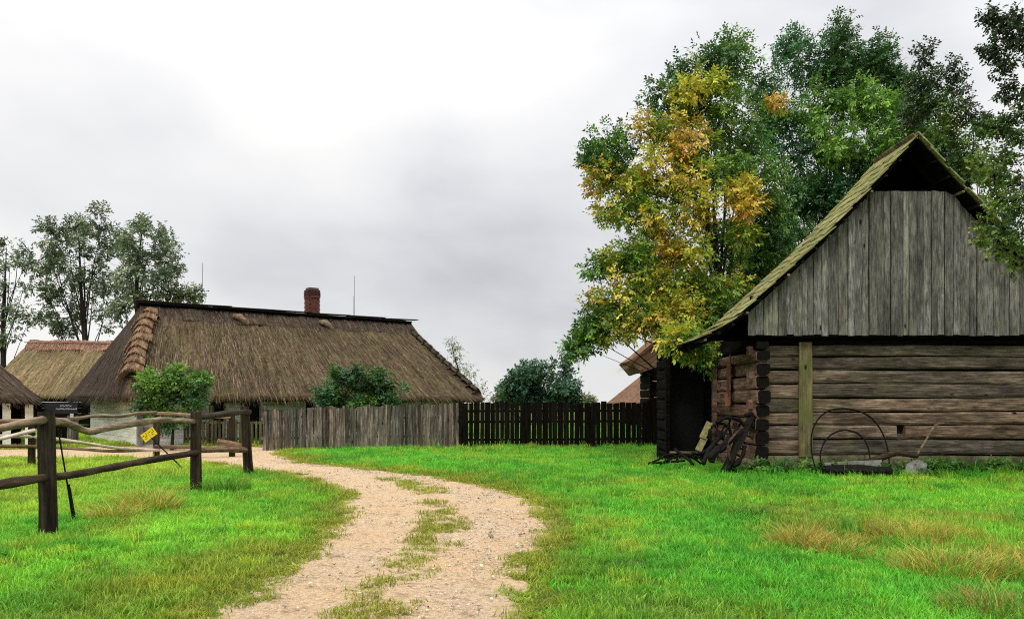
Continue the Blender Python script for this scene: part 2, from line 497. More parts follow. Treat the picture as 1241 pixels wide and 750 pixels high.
a_ = t.noise(mp_, .8, 5, .6); b_ = t.noise(mp_, 22, 6, .75); c_ = t.noise(mp_, 4.5, 6, .7)
col = t.ramp(b_, [(.28, (.27, .185, .112)), (.46, (.565, .415, .268)), (.66, (.76, .60, .42))])
col = t.mix(t.ramp(a_, [(.35, (0, 0, 0)), (.65, (1, 1, 1))]), col, t.mix(1., col, (1.04, .97, .84), 'MULTIPLY'))
dk = t.ramp(c_, [(.32, (.42, .37, .31)), (.46, (1, 1, 1))])
col = t.mix(.75, col, t.mix(1., col, dk, 'MULTIPLY'))
M['track'] = t.finish(col, .95, t.math('ADD', b_, c_), .9, .05, .1)
o = obj('dirt_track', me, M['track'], kind='structure')
o['label'] = 'pale sandy gravel cart track curving through the grass'

# ------------------------------------------------------------------ scatter (grass, gravel): points and the pieces in one mesh, copied by nodes
def scatter(name, pieces, pos, rot, scl, tint, var, mat, label, cat):
    """pieces: list of (V, F(list of tuples), cols). One point per copy."""
    V = []; F = []; pid = []; C = []
    for i, (v, f, c) in enumerate(pieces):
        b = len(V); V += list(v); F += [tuple(b + q for q in p) for p in f]; pid += [i + 1] * len(v); C += list(c)
    nb = len(V); n = len(pos)
    me = bpy.data.meshes.new(name)
    me.from_pydata(V + [tuple(p) for p in pos], [], F)
    a = me.attributes.new('piece', 'INT', 'POINT'); a.data.foreach_set('value', np.array(pid + [0] * n, np.int32))
    a = me.attributes.new('pick', 'INT', 'POINT'); a.data.foreach_set('value', np.concatenate([np.zeros(nb), var + 1]).astype(np.int32))
    def vec(nm, arr):
        a = me.attributes.new(nm, 'FLOAT_VECTOR', 'POINT'); full = np.zeros((nb + n, 3), np.float32); full[nb:] = arr
        a.data.foreach_set('vector', full.ravel())
    vec('rot', rot); vec('scl', scl)
    a = me.attributes.new('tint', 'FLOAT_COLOR', 'POINT'); full = np.ones((nb + n, 4), np.float32); full[nb:, :3] = tint
    a.data.foreach_set('color', full.ravel())
    a = me.attributes.new('col', 'FLOAT_COLOR', 'POINT'); full = np.ones((nb + n, 4), np.float32); full[:nb, :3] = C
    a.data.foreach_set('color', full.ravel())
    me.materials.append(mat)
    o = obj(name, me); tag(o, label, cat, kind='stuff')
    ng = bpy.data.node_groups.new(name, 'GeometryNodeTree')
    ng.interface.new_socket('Geometry', in_out='INPUT', socket_type='NodeSocketGeometry')
    ng.interface.new_socket('Geometry', in_out='OUTPUT', socket_type='NodeSocketGeometry')
    N = ng.nodes; L = ng.links
    gi = N.new('NodeGroupInput'); go = N.new('NodeGroupOutput'); jn = N.new('GeometryNodeJoinGeometry')
    def named(nm, ty):
        q = N.new('GeometryNodeInputNamedAttribute'); q.data_type = ty; q.inputs[0].default_value = nm
        return [s for s in q.outputs if s.enabled and s.name == 'Attribute'][0]
    def sel(nm, k):
        c = N.new('FunctionNodeCompare'); c.data_type = 'INT'; c.operation = 'EQUAL'
        ins = [s for s in c.inputs if s.enabled]
        L.new(named(nm, 'INT'), ins[0]); ins[1].default_value = k
        return c.outputs[0]
    rt = named('rot', 'FLOAT_VECTOR'); sk = named('scl', 'FLOAT_VECTOR')
    for i in range(len(pieces)):
        s1 = N.new('GeometryNodeSeparateGeometry'); L.new(gi.outputs[0], s1.inputs[0]); L.new(sel('piece', i + 1), s1.inputs[1])
        s2 = N.new('GeometryNodeSeparateGeometry'); L.new(gi.outputs[0], s2.inputs[0]); L.new(sel('pick', i + 1), s2.inputs[1])
        ip = N.new('GeometryNodeInstanceOnPoints')
        L.new(s2.outputs[0], ip.inputs['Points']); L.new(s1.outputs[0], ip.inputs['Instance'])
        e = N.new('FunctionNodeEulerToRotation'); L.new(rt, e.inputs[0]); L.new(e.outputs[0], ip.inputs['Rotation'])
        L.new(sk, ip.inputs['Scale'])
        L.new(ip.outputs[0], jn.inputs[0])
    L.new(jn.outputs[0], go.inputs[0])
    md = o.modifiers.new('scatter', 'NODES'); md.node_group = ng
    return o

def tuft(nb, rad, h, w, lean, rs):
    V = []; F = []; C = []
    r_ = random.Random(rs)
    for i in range(nb):
        a = r_.uniform(0, 6.283); q = rad * math.sqrt(r_.random()); bx, by = q * math.cos(a), q * math.sin(a)
        hh = h * r_.uniform(.5, 1.15); d = r_.uniform(0, 6.283); ln = lean * r_.uniform(.2, 1.3) * hh
        ww = w * r_.uniform(.7, 1.3)
        px, py = -math.sin(d) * ww, math.cos(d) * ww
        cx, cy = math.cos(d), math.sin(d)
        b = len(V)
        V += [(bx - px, by - py, -.01), (bx + px, by + py, -.01),
              (bx + cx * ln * .35 - px * .8, by + cy * ln * .35 - py * .8, hh * .6), (bx + cx * ln * .35 + px * .8, by + cy * ln * .35 + py * .8, hh * .6),
              (bx + cx * ln, by + cy * ln, hh)]
        F += [(b, b + 1, b + 3, b + 2), (b + 2, b + 3, b + 4)]
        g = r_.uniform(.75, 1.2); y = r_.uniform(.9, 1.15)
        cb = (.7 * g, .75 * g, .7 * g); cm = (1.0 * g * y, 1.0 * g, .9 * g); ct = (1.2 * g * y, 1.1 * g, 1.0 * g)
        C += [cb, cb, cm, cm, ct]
    return V, F, C
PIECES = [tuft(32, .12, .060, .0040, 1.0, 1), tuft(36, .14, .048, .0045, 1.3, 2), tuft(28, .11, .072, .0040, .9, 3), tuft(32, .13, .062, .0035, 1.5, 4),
          tuft(14, .08, .15, .0045, .8, 5), tuft(11, .05, .035, .016, 2.6, 6)]

def in_box(x, y, b): return (x > b[0]) & (x < b[1]) & (y > b[2]) & (y < b[3])
# density falls off with distance; a tuft grows a little in return
xs, ys = [], []
bands = [(4.2, 8, 130), (8, 12, 95), (12, 18, 60), (18, 26, 40), (26, 36, 26), (36, 60, 6)]
for (d0, d1, den) in bands:
    wl = lambda d: -.66 * d - 2.2
    wr = lambda d: .66 * d + 2.2
    n = int((d1 - d0) * (wr(d1) - wl(d1)) * den)
    yy = RNG.uniform(d0, d1, n); xx = RNG.uniform(-1, 1, n) * (.66 * d1 + 2.2)
    k = np.abs(xx) < .66 * yy + 2.2
    xs.append(xx[k]); ys.append(yy[k])
xs = np.concatenate(xs); ys = np.concatenate(ys)
m_, off_, hw_, arc_ = road_m(xs, ys)
rel = off_ / hw_
strip = np.exp(-((rel - .02) / .20) ** 2) * (ys < 17.5)
patch = fbm(xs * 1.5 + 3, ys * 1.1, 21)
on_strip = (m_ > .2) & (strip > .32) & (patch > .49 + .08 * (ys > 11.5) * (ys < 14.5))
edge = (m_ > -.30) & (m_ <= .30 * fbm(xs * 3, ys * 3, 77))
free = m_ <= -.30
keep = free | (edge & (RNG.random(len(xs)) < .95 - 1.4 * np.clip(m_, 0, 1))) | (on_strip & (RNG.random(len(xs)) < .8))
BARN_BOX = (5.45, 12.8, 18.95, 26.2)
keep &= ~in_box(xs, ys, BARN_BOX) & ~in_box(xs, ys, (4.2, 5.6, 22.3, 26))
xs, ys, m_, on_strip, edge = xs[keep], ys[keep], m_[keep], on_strip[keep], edge[keep]
n = len(xs)
pn = fbm(xs * .35, ys * .35, 31); pn2 = fbm(xs * 1.1, ys * 1.1, 37); pn3 = fbm(xs * 3, ys * 3, 41)
G1 = np.array((.128, .50, .036)); G2 = np.array((.25, .60, .042)); G3 = np.array((.085, .36, .028)); GY = np.array((.54, .58, .06)); GO = np.array((.28, .29, .03))
def lerp(a, b, t): return a + (b - a) * np.clip(t, 0, 1)[:, None]
tint = lerp(np.tile(G1, (n, 1)), G2, (pn - .42) * 3.2)
tint = lerp(tint, G3, (pn2 - .48) * 3.2)
pn4 = fbm(xs * .8 + 9, ys * .5, 47)
tint = lerp(tint, np.array((.30, .40, .05)), (pn4 - .55) * 3.0)
tint = lerp(tint, GY, (pn3 - .60) * 2.4)
near_road = np.clip(1 - (-m_) / (1.1 + .9 * (xs < -1) * (ys < 10)), 0, 1) * np.clip((pn2 - .30) * 5, 0, 1)
tint = lerp(tint, np.array((.33, .34, .03)), near_road * .62)
left_far = np.clip((-xs - 6.2) / 2.5, 0, 1) * (ys > 10)
tint = lerp(tint, GY, left_far * .45)
tint = lerp(tint, np.array((.30, .34, .035)), edge * .8)
tint = lerp(tint, GO, on_strip * .75)
# rough dry ground on the right
def blob(cx, cy, rx_, ry_): return np.exp(-(((xs - cx) / rx_) ** 2 + ((ys - cy) / ry_) ** 2))
dry = blob(4.0, 10.2, .6, .8) + blob(4.7, 9.8, .8, .8) * .7 + blob(5.3, 8.6, 1.2, 1.3) * .9 + blob(6.4, 10.5, 1.2, 1.2) * .7 + blob(5.9, 7.2, .9, .9)
tint = lerp(tint, np.array((.46, .40, .07)), dry * (pn3 > .46) * .6)
tint *= (RNG.uniform(.72, 1.25, n) * (.74 + .52 * fbm(xs * .55 + 4, ys * .30, 91)))[:, None]
s = RNG.uniform(.7, 1.25, n) * (1 + .035 * np.clip(ys - 8, 0, 25)) * (1 + .5 * (pn2 - .5))
hz = s * np.where(edge, .6, 1) * np.where(on_strip, .65, 1) * (1 + .3 * np.clip(dry, 0, 1)) * (1 + .5 * np.clip((pn3 - .55) * 4, 0, 1))
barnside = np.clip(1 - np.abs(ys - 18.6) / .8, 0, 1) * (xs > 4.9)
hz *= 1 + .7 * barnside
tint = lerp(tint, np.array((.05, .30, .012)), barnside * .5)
pick = RNG.integers(0, 4, n)
pick = np.where((RNG.random(n) < .045 + .2 * barnside + .25 * np.clip(dry, 0, 1)) & ~edge & ~on_strip, 4, pick)
pick = np.where((RNG.random(n) < .05) & ~on_strip & (pn4 > .42), 5, pick)
pos = np.stack([xs, ys, hgt(xs, ys) + np.where(on_strip, .012, 0)], -1)
rot = np.stack([RNG.normal(0, .12, n), RNG.normal(0, .12, n), RNG.uniform(0, 6.283, n)], -1)
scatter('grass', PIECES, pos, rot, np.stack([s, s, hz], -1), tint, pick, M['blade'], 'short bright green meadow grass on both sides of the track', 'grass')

# gravel on the track
def pebble(rs):
    r_ = random.Random(rs); V = []
    for th in (-.6, .5):
        for k in range(5):
            a = k / 5 * 6.283 + r_.uniform(-.3, .3); q = r_.uniform(.7, 1.1) * math.cos(th)
            V.append((math.cos(a) * q, math.sin(a) * q * .8, math.sin(th) * .6))
    V.append((0, 0, .62))
    F = [(k, (k + 1) % 5, 5 + (k + 1) % 5, 5 + k) for k in range(5)] + [(5 + k, 5 + (k + 1) % 5, 10) for k in range(5)]
    return V, F, [(1, 1, 1)] * len(V)
n = 60000
tt = RNG.uniform(3.5, 23, n) ; tt = 3.5 + (tt - 3.5) ** 1.0
yy = tt; xx = RNG.uniform(-8, 1.2, n)
m_, off_, hw_, arc_ = road_m(xx, yy)
stony = np.where(off_ > .15 * hw_, .95, .35) * (fbm(xx * 1.2, yy * 1.2, 51) > .40) + .10
k = (m_ > -.12) & (RNG.random(n) < stony)
xx, yy, off_, m_ = xx[k], yy[k], off_[k], m_[k]; n = len(xx)
s = RNG.lognormal(-4.85, .5, n)
hh = hgt(xx, yy) + np.clip(m_ * .1, -.03, .022) - .008
shade = RNG.uniform(.35, 1.05, n)
tint = np.stack([.70 * shade, .58 * shade, .44 * shade], -1)
scatter('gravel', [pebble(1), pebble(2), pebble(3)], np.stack([xx, yy, hh + s * .3], -1), np.stack([RNG.normal(0, .3, n), RNG.normal(0, .3, n), RNG.uniform(0, 6.28, n)], -1),
        np.stack([s, s, s], -1), tint, RNG.integers(0, 3, n), M['pebble'], 'small pale stones scattered over the cart track', 'gravel')

# ------------------------------------------------------------------ the log barn
BX0, BX1, BY0, BY1 = 5.56, 12.46, 19.0, 22.5
AX = 9.01                                              # ridge
ROOF = [(4.05, 2.97), (4.57, 3.21), (4.93, 3.43), (5.24, 3.70), (5.85, 4.25), (6.94, 5.26), (8.04, 6.43), (9.01, 7.51)]
RY0, RY1 = 18.30, 20.35
def roof_z(x):
    x = x if x <= AX else 2 * AX - x
    for (a, b), (c, d) in zip(ROOF, ROOF[1:]):
        if x <= c: return b + (d - b) * (x - a) / (c - a)
    return ROOF[-1][1]
barn = thing('log_barn', 'old log barn with grey boarded gable and mossy shingle roof', 'barn', (BX0, BY0, 0))
bl = Vector((BX0, BY0, 0))
def L_(x, y, z): return (x - bl.x, y - bl.y, z)
joints = [3.14, 2.93, 2.66, 2.36, 2.04, 1.71, 1.39, 1.09, .76, .40, -.04]
courses = list(zip(joints[1:], joints[:-1]))
PX0, PX1 = (967 - CX) * .019, (983 - CX) * .019        # upright plank
HX0, HX1 = (1087 - CX) * .019, (1098 - CX) * .019      # small square hole
for i, (z0, z1) in enumerate(courses):
    H = z1 - z0 - .022; zc = (z0 + z1) / 2; T = .21
    big = (i == len(courses) - 1)
    y = BY0 + .11 + random.uniform(-.012, .012) - (.05 if big else 0)
    mt = M['log'] if not big else M['foundation']
    if i == 0: mt = M['dark']  # top course coloured near-black for the shade below gable and eaves
    xa = PX0 if not big else BX1
    segs = [(BX0 + .28, PX0 + .03), (PX1 - .03, BX1 - .1)] if not big else [(BX0 + .28, 8.1), (8.12, BX1 - .1)]
    if 1.09 >= z0 > .7 and z1 < 1.2:                    # course with the hole
        segs = [(BX0 + .28, PX0 + .03), (PX1 - .03, HX0), (HX1, BX1 - .1)]
        filler = obj('log', log_mesh(HX1 - HX0 + .02, .12, .16), M['log'], barn, L_(HX0 - .01, y + .03, z0 + .07))
    for (a, b) in segs:
        obj('log', log_mesh(b - a, H, T), mt, barn, L_(a, y, zc), rot=(random.uniform(-.03, .03), random.uniform(-.004, .004), 0))
    # side wall, its log ends jut past the front wall
    z_off = -.13
    jut = .24 + random.uniform(-.09, .07)
    ln = BY1 - BY0 + jut
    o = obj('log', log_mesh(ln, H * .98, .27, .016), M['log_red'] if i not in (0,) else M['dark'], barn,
            L_(BX0 + .135 + random.uniform(-.02, .02), BY0 - jut, max(zc + z_off, .12)), rot=(0, 0, R(90)))
    obj('log_end', log_mesh(.10, H * random.uniform(.80, .97), .275, .014), M['log_end'], barn, L_(BX0 + .135 + random.uniform(-.02, .02), BY0 - jut - random.uniform(.05, .10), max(zc + z_off, .12)), rot=(random.uniform(-.08, .08), 0, R(90)))
    # far sides
    obj('log', log_mesh(BY1 - BY0 + .4, H, .25), M['log_red'], barn, L_(BX1 - .12, BY0 - .2, max(zc + z_off, .12)), rot=(0, 0, R(90)))
    obj('log', log_mesh(BX1 - BX0 - .3, H, .22), M['dark'], barn, L_(BX0 + .2, BY1 - .12, zc))
# stubs of the front logs past the side wall
for i, (z0, z1) in enumerate(courses[1:-1]):
    if i % 2 == 0:
        obj('log', log_mesh(.22, (z1 - z0) * .8, .2), M['log_red'], barn, L_(BX0 - .10, BY0 + .12, (z0 + z1) / 2))
obj('door_post', plank_mesh(2.63, PX1 - PX0, .06, 4, .008), M['plank_post'], barn, L_((PX0 + PX1) / 2, BY0 - .055, .36))
b = MB(); b.box((0, 0, 0), ((HX1 - HX0) / 2 + .01, .01, .12)); b.build('window_hole_shade', M['black_paint_and_shade'], barn, loc=L_((HX0 + HX1) / 2, BY0 + .2, .96))  # black sheet behind the hole stands in for its dark inside
# gable boards
GYd = 18.66
zb = 3.13; zt = 6.37
x = 5.33
bi = 0
while x < 2 * AX - 5.33:
    w = random.choice((.13, .15, .17, .19, .22)); xr = min(x + w, 2 * AX - 5.30)
    tl = min(zt + .02 * random.random(), roof_z(x) - .16); tr = min(zt + .02 * random.random(), roof_z(xr) - .16)
    b0 = zb + random.uniform(-.02, .015)
    xm = (x + xr) / 2; px = CX + xm / GYd * 1000
    if min(tl, tr) - b0 > .15:
        mt = M['gable_pale'] if (930 < px < 944 or 1092 < px < 1104) else M['gable']
        obj('gable_board', plank_mesh(1, xr - x - .012, .026, 4, .004, 'z', 0, (tl - b0, tr - b0)), mt, barn,
            L_(xm, GYd + random.uniform(-.02, .02), b0), rot=(random.uniform(-.002, .002), 0, random.uniform(-.06, .06)))
    x = xr; bi += 1
b = MB(); b.box((0, 0, 0), ((BX1 - BX0) / 2 + .15, .09, .09)); b.build('gable_beam', M['dark'], barn, loc=L_(AX, GYd + .14, 3.17))
b = MB(); b.box((0, 0, 0), (.92, .06, .07)); b.build('collar_beam', M['dark'], barn, loc=L_(AX, GYd + .10, 6.34))
# rear gable closed by dark boards
vr = []
for (xx_, zz_) in ROOF: vr.append((xx_, zz_ - .1))
vr += [(2 * AX - a, c) for (a, c) in vr[:-1][::-1]]
k = [(a - bl.x, RY1 - .15 - bl.y, c) for a, c in vr if a >= 4.3 and a <= 2 * AX - 4.3]
k2 = [(a, q + .04, c) for a, q, c in k]
nk = len(k)
me = py_mesh('gable_wall', k + k2, [tuple(range(nk)), tuple(range(2 * nk - 1, nk - 1, -1))] + [(i, (i + 1) % nk, nk + (i + 1) % nk, nk + i) for i in range(nk)])
obj('gable_wall', me, M['dark'], barn)
# roof: deck, rafters, battens, shingles
for sgn in (0, 1):
    V = []; Fc = []
    for j, (a, c) in enumerate(ROOF):
        ax = a if sgn == 0 else 2 * AX - a
        for yv in (RY0 + .03, RY1 - .02):
            V.append(L_(ax, yv, c - .03)); V.append(L_(ax, yv, c - .06))
    for j in range(len(ROOF) - 1):
        q = j * 4; r = q + 4
        Fc += [(q, r, r + 2, q + 2), (q + 1, q + 3, r + 3, r + 1), (q, q + 1, r + 1, r), (q + 2, r + 2, r + 3, q + 3)]
    obj('roof_deck', py_mesh('roof_deck', V, Fc), M['dark'], barn)
    for yv in (GYd + .3, 19.5, RY1 - .3):
        b = MB(); pr = [L_(a if sgn == 0 else 2 * AX - a, yv, c - .13) for a, c in ROOF]
        for p0, p1 in zip(pr, pr[1:]): b.bar(p0, p1, .12, .1)
        b.build('rafter', M['dark'], barn)
    for j in range(15):
        u = .05 + j / 15 * .93; xx_ = ROOF[0][0] + (AX - ROOF[0][0]) * u
        zz_ = roof_z(xx_); xx2 = xx_ if sgn == 0 else 2 * AX - xx_
        b = MB(); b.bar(L_(xx2, RY0 + random.uniform(-.05, .06), zz_ - .085), L_(xx2, RY1 - .1, zz_ - .085), .045, .06)
        b.build('batten', M['black_wood'] if j % 3 else M['rail'], barn)
prof_len = [0]
for (a, c), (e, g) in zip(ROOF, ROOF[1:]): prof_len.append(prof_len[-1] + math.hypot(e - a, g - c))
def prof(s):
    s = max(min(s, prof_len[-1]), -.2)
    for i in range(len(ROOF) - 1):
        if s <= prof_len[i + 1] or i == len(ROOF) - 2:
            u = (s - prof_len[i]) / (prof_len[i + 1] - prof_len[i])
            a, b_ = Vector((ROOF[i][0], ROOF[i][1])), Vector((ROOF[i + 1][0], ROOF[i + 1][1]))
            return a + (b_ - a) * u, (b_ - a).normalized()
sh_mesh = []
for v in range(5):
    V = []; 
    Wd = .19 + .012 * v; Ln = .48
    me = plank_mesh(Ln, Wd, .019, 2, .006, 'y'); sh_mesh.append(me); me.materials.append(M['shingle'])
right = MB()
EX = .30; rows = int((prof_len[-1] + .05) / EX) + 1
for r_ in range(rows):
    s0 = -.06 + r_ * EX
    ncol = 9; cw = (RY1 - RY0) / ncol
    for c in range(ncol):
        s1 = s0 + random.uniform(-.05, .05)
        p, d = prof(max(s1, -.05)); ln = .48
        if s1 + ln > prof_len[-1] + .08: s1 = prof_len[-1] + .08 - ln; p, d = prof(s1)
        yv = RY0 + (c + .5) * cw + random.uniform(-.02, .02) + (.06 if r_ % 2 else -.04)
        nrm = Vector((-d.y, d.x))
        lift = .018 + random.uniform(0, .012)
        ang = math.atan2(d.y, d.x) - .055 + random.uniform(-.012, .012)
        c2 = p + nrm * (lift + .022)
        ex = Vector((math.cos(ang), 0, math.sin(ang))); ez = Vector((-math.sin(ang), 0, math.cos(ang))); ey = Vector((0, 1, 0))
        # local y (length) -> up slope, local x (width) -> -depth, local z -> out of the roof
        Mx = Matrix((-ey, ex, ez)).transposed()
        o = obj('shingle', random.choice(sh_mesh), None, barn, L_(c2.x, yv, c2.y))
        o.rotation_euler = (Mx.to_euler())
        ang2 = math.pi - ang
        ex2 = Vector((-math.cos(ang), 0, math.sin(ang))); c3 = Vector((2 * AX - c2.x, yv, c2.y))
        right.bar(Vector(L_(*c3)), Vector(L_(*(c3 + ex2 * ln))), .3, .025, (0, 1, 0))
right.build('shingles', M['shingle'], barn, kind='stuff')
b = MB(); b.bar(L_(AX - .07, RY0 - .02, 7.51), L_(AX - .07, RY1, 7.51), .022, .16, (.72, 0, .69)); b.build('ridge_board', M['picket'], barn)
b = MB(); b.bar(L_(AX + .07, RY0 - .02, 7.51), L_(AX + .07, RY1, 7.51), .022, .16, (-.72, 0, .69)); b.build('ridge_board', M['picket'], barn)
b = MB(); b.box((0, 0, 0), ((BX1 - BX0) / 2 - .2, (BY1 - BY0) / 2 - .2, .03)); b.build('floor', M['dark'], barn, loc=L_(AX, 20.7, 3.02))
b = MB(); b.box((0, 0, 0), ((BX1 - BX0) / 2 - .15, .03, 1.62)); b.build('gap_blocker', M['dark'], barn, loc=L_(AX, BY0 + .32, 1.62))  # added dark sheet, blocks light coming through the log joints
b = MB(); b.box((0, 0, 0), (.03, (BY1 - BY0) / 2, .62)); b.build('eave_gap_blocker', M['dark'], barn, loc=L_(BX0 + .12, 20.2 + .5, 3.35), rot=(0, 0, 0))  # added dark sheet, closes the light gap between wall top and roof
b = MB(); b.box((0, 0, 0), ((BX1 - BX0) / 2 + .1, .02, .5)); b.build('gable_gap_blocker', M['dark'], barn, loc=L_(AX, GYd + .28, 3.55))  # added dark sheet, blocks slivers of light below the gable boards
# reddish board hung on the side wall
hb = thing('hanging_board', 'faded red wooden board with orange tip hung on log side wall', 'board', (BX0 - .05, 20.85, 1.5))
o = obj('panel', plank_mesh(.78, .34, .03, 3, .012), M['red_wood'], hb, (-.03, 0, .34), (0, 0, R(90)))
b = MB(); b.bar((-.05, -.2, .06), (-.04, -.17, 1.32), .05, .03, (0, 1, 0)); b.build('strap', M['log_red'], hb)
o = obj('tip', plank_mesh(.30, .30, .035, 2, .02), M['orange_red'], hb, (-.06, .05, .02), (0, .06, R(90)))

# dark open-fronted lean-to behind the barn corner
sh = thing('open_shed', 'open-fronted timber shed, coloured near-black for shade, with pale threshold beside barn wall', 'shed', (4.16, 22.35, 0))
x0, x1, y0_, y1_ = 0, 1.40, 0, 3.4
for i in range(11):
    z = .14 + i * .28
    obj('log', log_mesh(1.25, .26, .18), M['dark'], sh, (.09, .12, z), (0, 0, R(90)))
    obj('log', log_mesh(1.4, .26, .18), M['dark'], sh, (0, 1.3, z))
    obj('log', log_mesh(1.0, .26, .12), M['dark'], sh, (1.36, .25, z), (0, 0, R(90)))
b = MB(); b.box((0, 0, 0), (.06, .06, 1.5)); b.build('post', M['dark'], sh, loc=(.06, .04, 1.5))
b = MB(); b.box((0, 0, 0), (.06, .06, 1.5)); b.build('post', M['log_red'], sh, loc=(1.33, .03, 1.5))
b = MB(); b.box((0, 0, 0), (.68, .015, 1.5)); b.build('gap_blocker', M['black_paint_and_shade'], sh, loc=(.7, 1.18, 1.5))  # added black sheet behind the logs, closes bright slits between them
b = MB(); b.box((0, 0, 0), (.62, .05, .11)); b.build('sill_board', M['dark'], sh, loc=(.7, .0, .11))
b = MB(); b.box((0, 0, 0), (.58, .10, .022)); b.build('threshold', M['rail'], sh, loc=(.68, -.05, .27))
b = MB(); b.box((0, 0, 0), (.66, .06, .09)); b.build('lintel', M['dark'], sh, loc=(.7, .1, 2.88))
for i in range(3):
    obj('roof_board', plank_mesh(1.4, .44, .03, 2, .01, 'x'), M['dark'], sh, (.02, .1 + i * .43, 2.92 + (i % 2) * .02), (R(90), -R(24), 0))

# ------------------------------------------------------------------ thatched houses
def thatch_face(A, B, C, D, thick=.3, nu=40, nv=22, amp=.05, seed=1, uoff=0):
    """A-B eave left to right, D-C top left to right (world or local). Returns V, F, UVW: top surface, eave face and underside"""
    A, B, C, D = (np.array(q, float) for q in (A, B, C, D))
    u = np.linspace(0, 1, nu + 1); v = np.linspace(0, 1, nv + 1)
    U, Vv = np.meshgrid(u, v)
    lo = A + (B - A) * U[..., None]; hi = D + (C - D) * U[..., None]
    Pt = lo + (hi - lo) * Vv[..., None]
    nrm = np.cross(B - A, (C + D) / 2 - (A + B) / 2); nrm /= np.linalg.norm(nrm)
    Wd = np.linalg.norm(B - A); Hd = np.linalg.norm((C + D) / 2 - (A + B) / 2)
    fx = U * Wd + uoff; fy = Vv * Hd
    dsp = (fbm(fx * 1.1, fy * .9, seed) - .5) * amp * 2.4 + (fbm(fx * 5, fy * 2.0, seed + 4) - .5) * amp
    # old courses of thatch: shallow steps up the slope
    stp = ((fy * 1.05 + .25 * fbm(fx * .8, fy * 0, seed + 8)) % 1.0)
    dsp += (1 - stp) * .035 - .02
    edge = np.minimum(1, np.minimum(U, 1 - U) * 8)
    Pt = Pt + nrm * (dsp * (.35 + .65 * edge))[..., None]
    # ragged, rounded eave
    down = (lo - hi) / np.linalg.norm(lo - hi, axis=-1, keepdims=True)
    rag = (fbm(fx * 2.5, fy * 0 + seed, seed + 2) - .5) * .16 + (fbm(fx * 9, fy * 0, seed + 3) - .5) * .07
    Pt[0] += down[0] * rag[0][:, None]
    mid = Pt[0] - nrm * thick * .5 + down[0] * .05
    bot = Pt[0] - nrm * thick - down[0] * .10
    inn = Pt[0] - nrm * thick - down[0] * 1.0
    rows = np.concatenate([inn[None], bot[None], mid[None], Pt], 0)
    n = nu + 1; m = rows.shape[0]
    idx = np.arange(n * m).reshape(m, n)
    F = np.stack([idx[:-1, :-1], idx[:-1, 1:], idx[1:, 1:], idx[1:, :-1]], -1).reshape(-1, 4)
    uvw = np.zeros((m, n, 3)); uvw[..., 0] = fx[0][None] + seed * 7.1
    uvw[3:, :, 1] = fy; uvw[0, :, 1] = -1.0; uvw[1, :, 1] = -.3; uvw[2, :, 1] = -.15
    return rows.reshape(-1, 3), F, uvw.reshape(-1, 3), nrm, (A, B, C, D)

def straws_on(face, n, L, w, cols, seed, lift=.05):
    "loose straw ends lying down the slope, as thin triangles"
    rg = np.random.default_rng(seed)
    A, B, C, D = face
    u = rg.random(n); v = rg.random(n) ** .9
    # keep density even on tapering faces
    wb = np.linalg.norm(B - A); wt_ = np.linalg.norm(C - D)
    k = rg.random(n) < (wb + (wt_ - wb) * v) / max(wb, wt_)
    u, v = u[k], v[k]; n = len(u)
    lo = A + (B - A) * u[:, None]; hi = D + (C - D) * u[:, None]
    p = lo + (hi - lo) * v[:, None]
    nrm = np.cross(B - A, (C + D) / 2 - (A + B) / 2); nrm /= np.linalg.norm(nrm)
    al = (B - A) / wb
    dn = (lo - hi); dn /= np.linalg.norm(dn, axis=1, keepdims=True)
    d = dn + al * rg.normal(0, .075, n)[:, None] + nrm * rg.uniform(-.01, .07, n)[:, None]
    d /= np.linalg.norm(d, axis=1, keepdims=True)
    l = L * rg.uniform(.5, 1.3, n)[:, None]; ww = w * rg.uniform(.6, 1.4, n)[:, None]
    b = p + nrm * rg.uniform(-.02, lift, n)[:, None]
    V = np.stack([b - al * ww, b + al * ww, b + d * l], 1).reshape(-1, 3)
    F = np.arange(len(V)).reshape(-1, 3)
    ci = rg.integers(0, len(cols), n); c = np.array(cols)[ci] * rg.uniform(.6, 1.3, n)[:, None]
    big = fbm(u * wb * .55, v * 3.2, seed); st2 = fbm(u * wb * 3.0, v * 1.2, seed + 2)
    c = c * (.25 + .85 * big + .75 * st2)[:, None]
    return V, F, np.repeat(c, 3, 0)

STRAW = {'thatch': [(.135, .094, .058), (.082, .058, .038), (.04, .029, .021), (.125, .102, .048), (.20, .148, .094)],
         'thatch_dark': [(.075, .056, .044), (.05, .038, .03), (.11, .085, .065)],
         'thatch_red': [(.28, .17, .11), (.20, .115, .08), (.36, .24, .16)],
         'thatch_gold': [(.24, .18, .10), (.16, .115, .06), (.20, .18, .08)]}

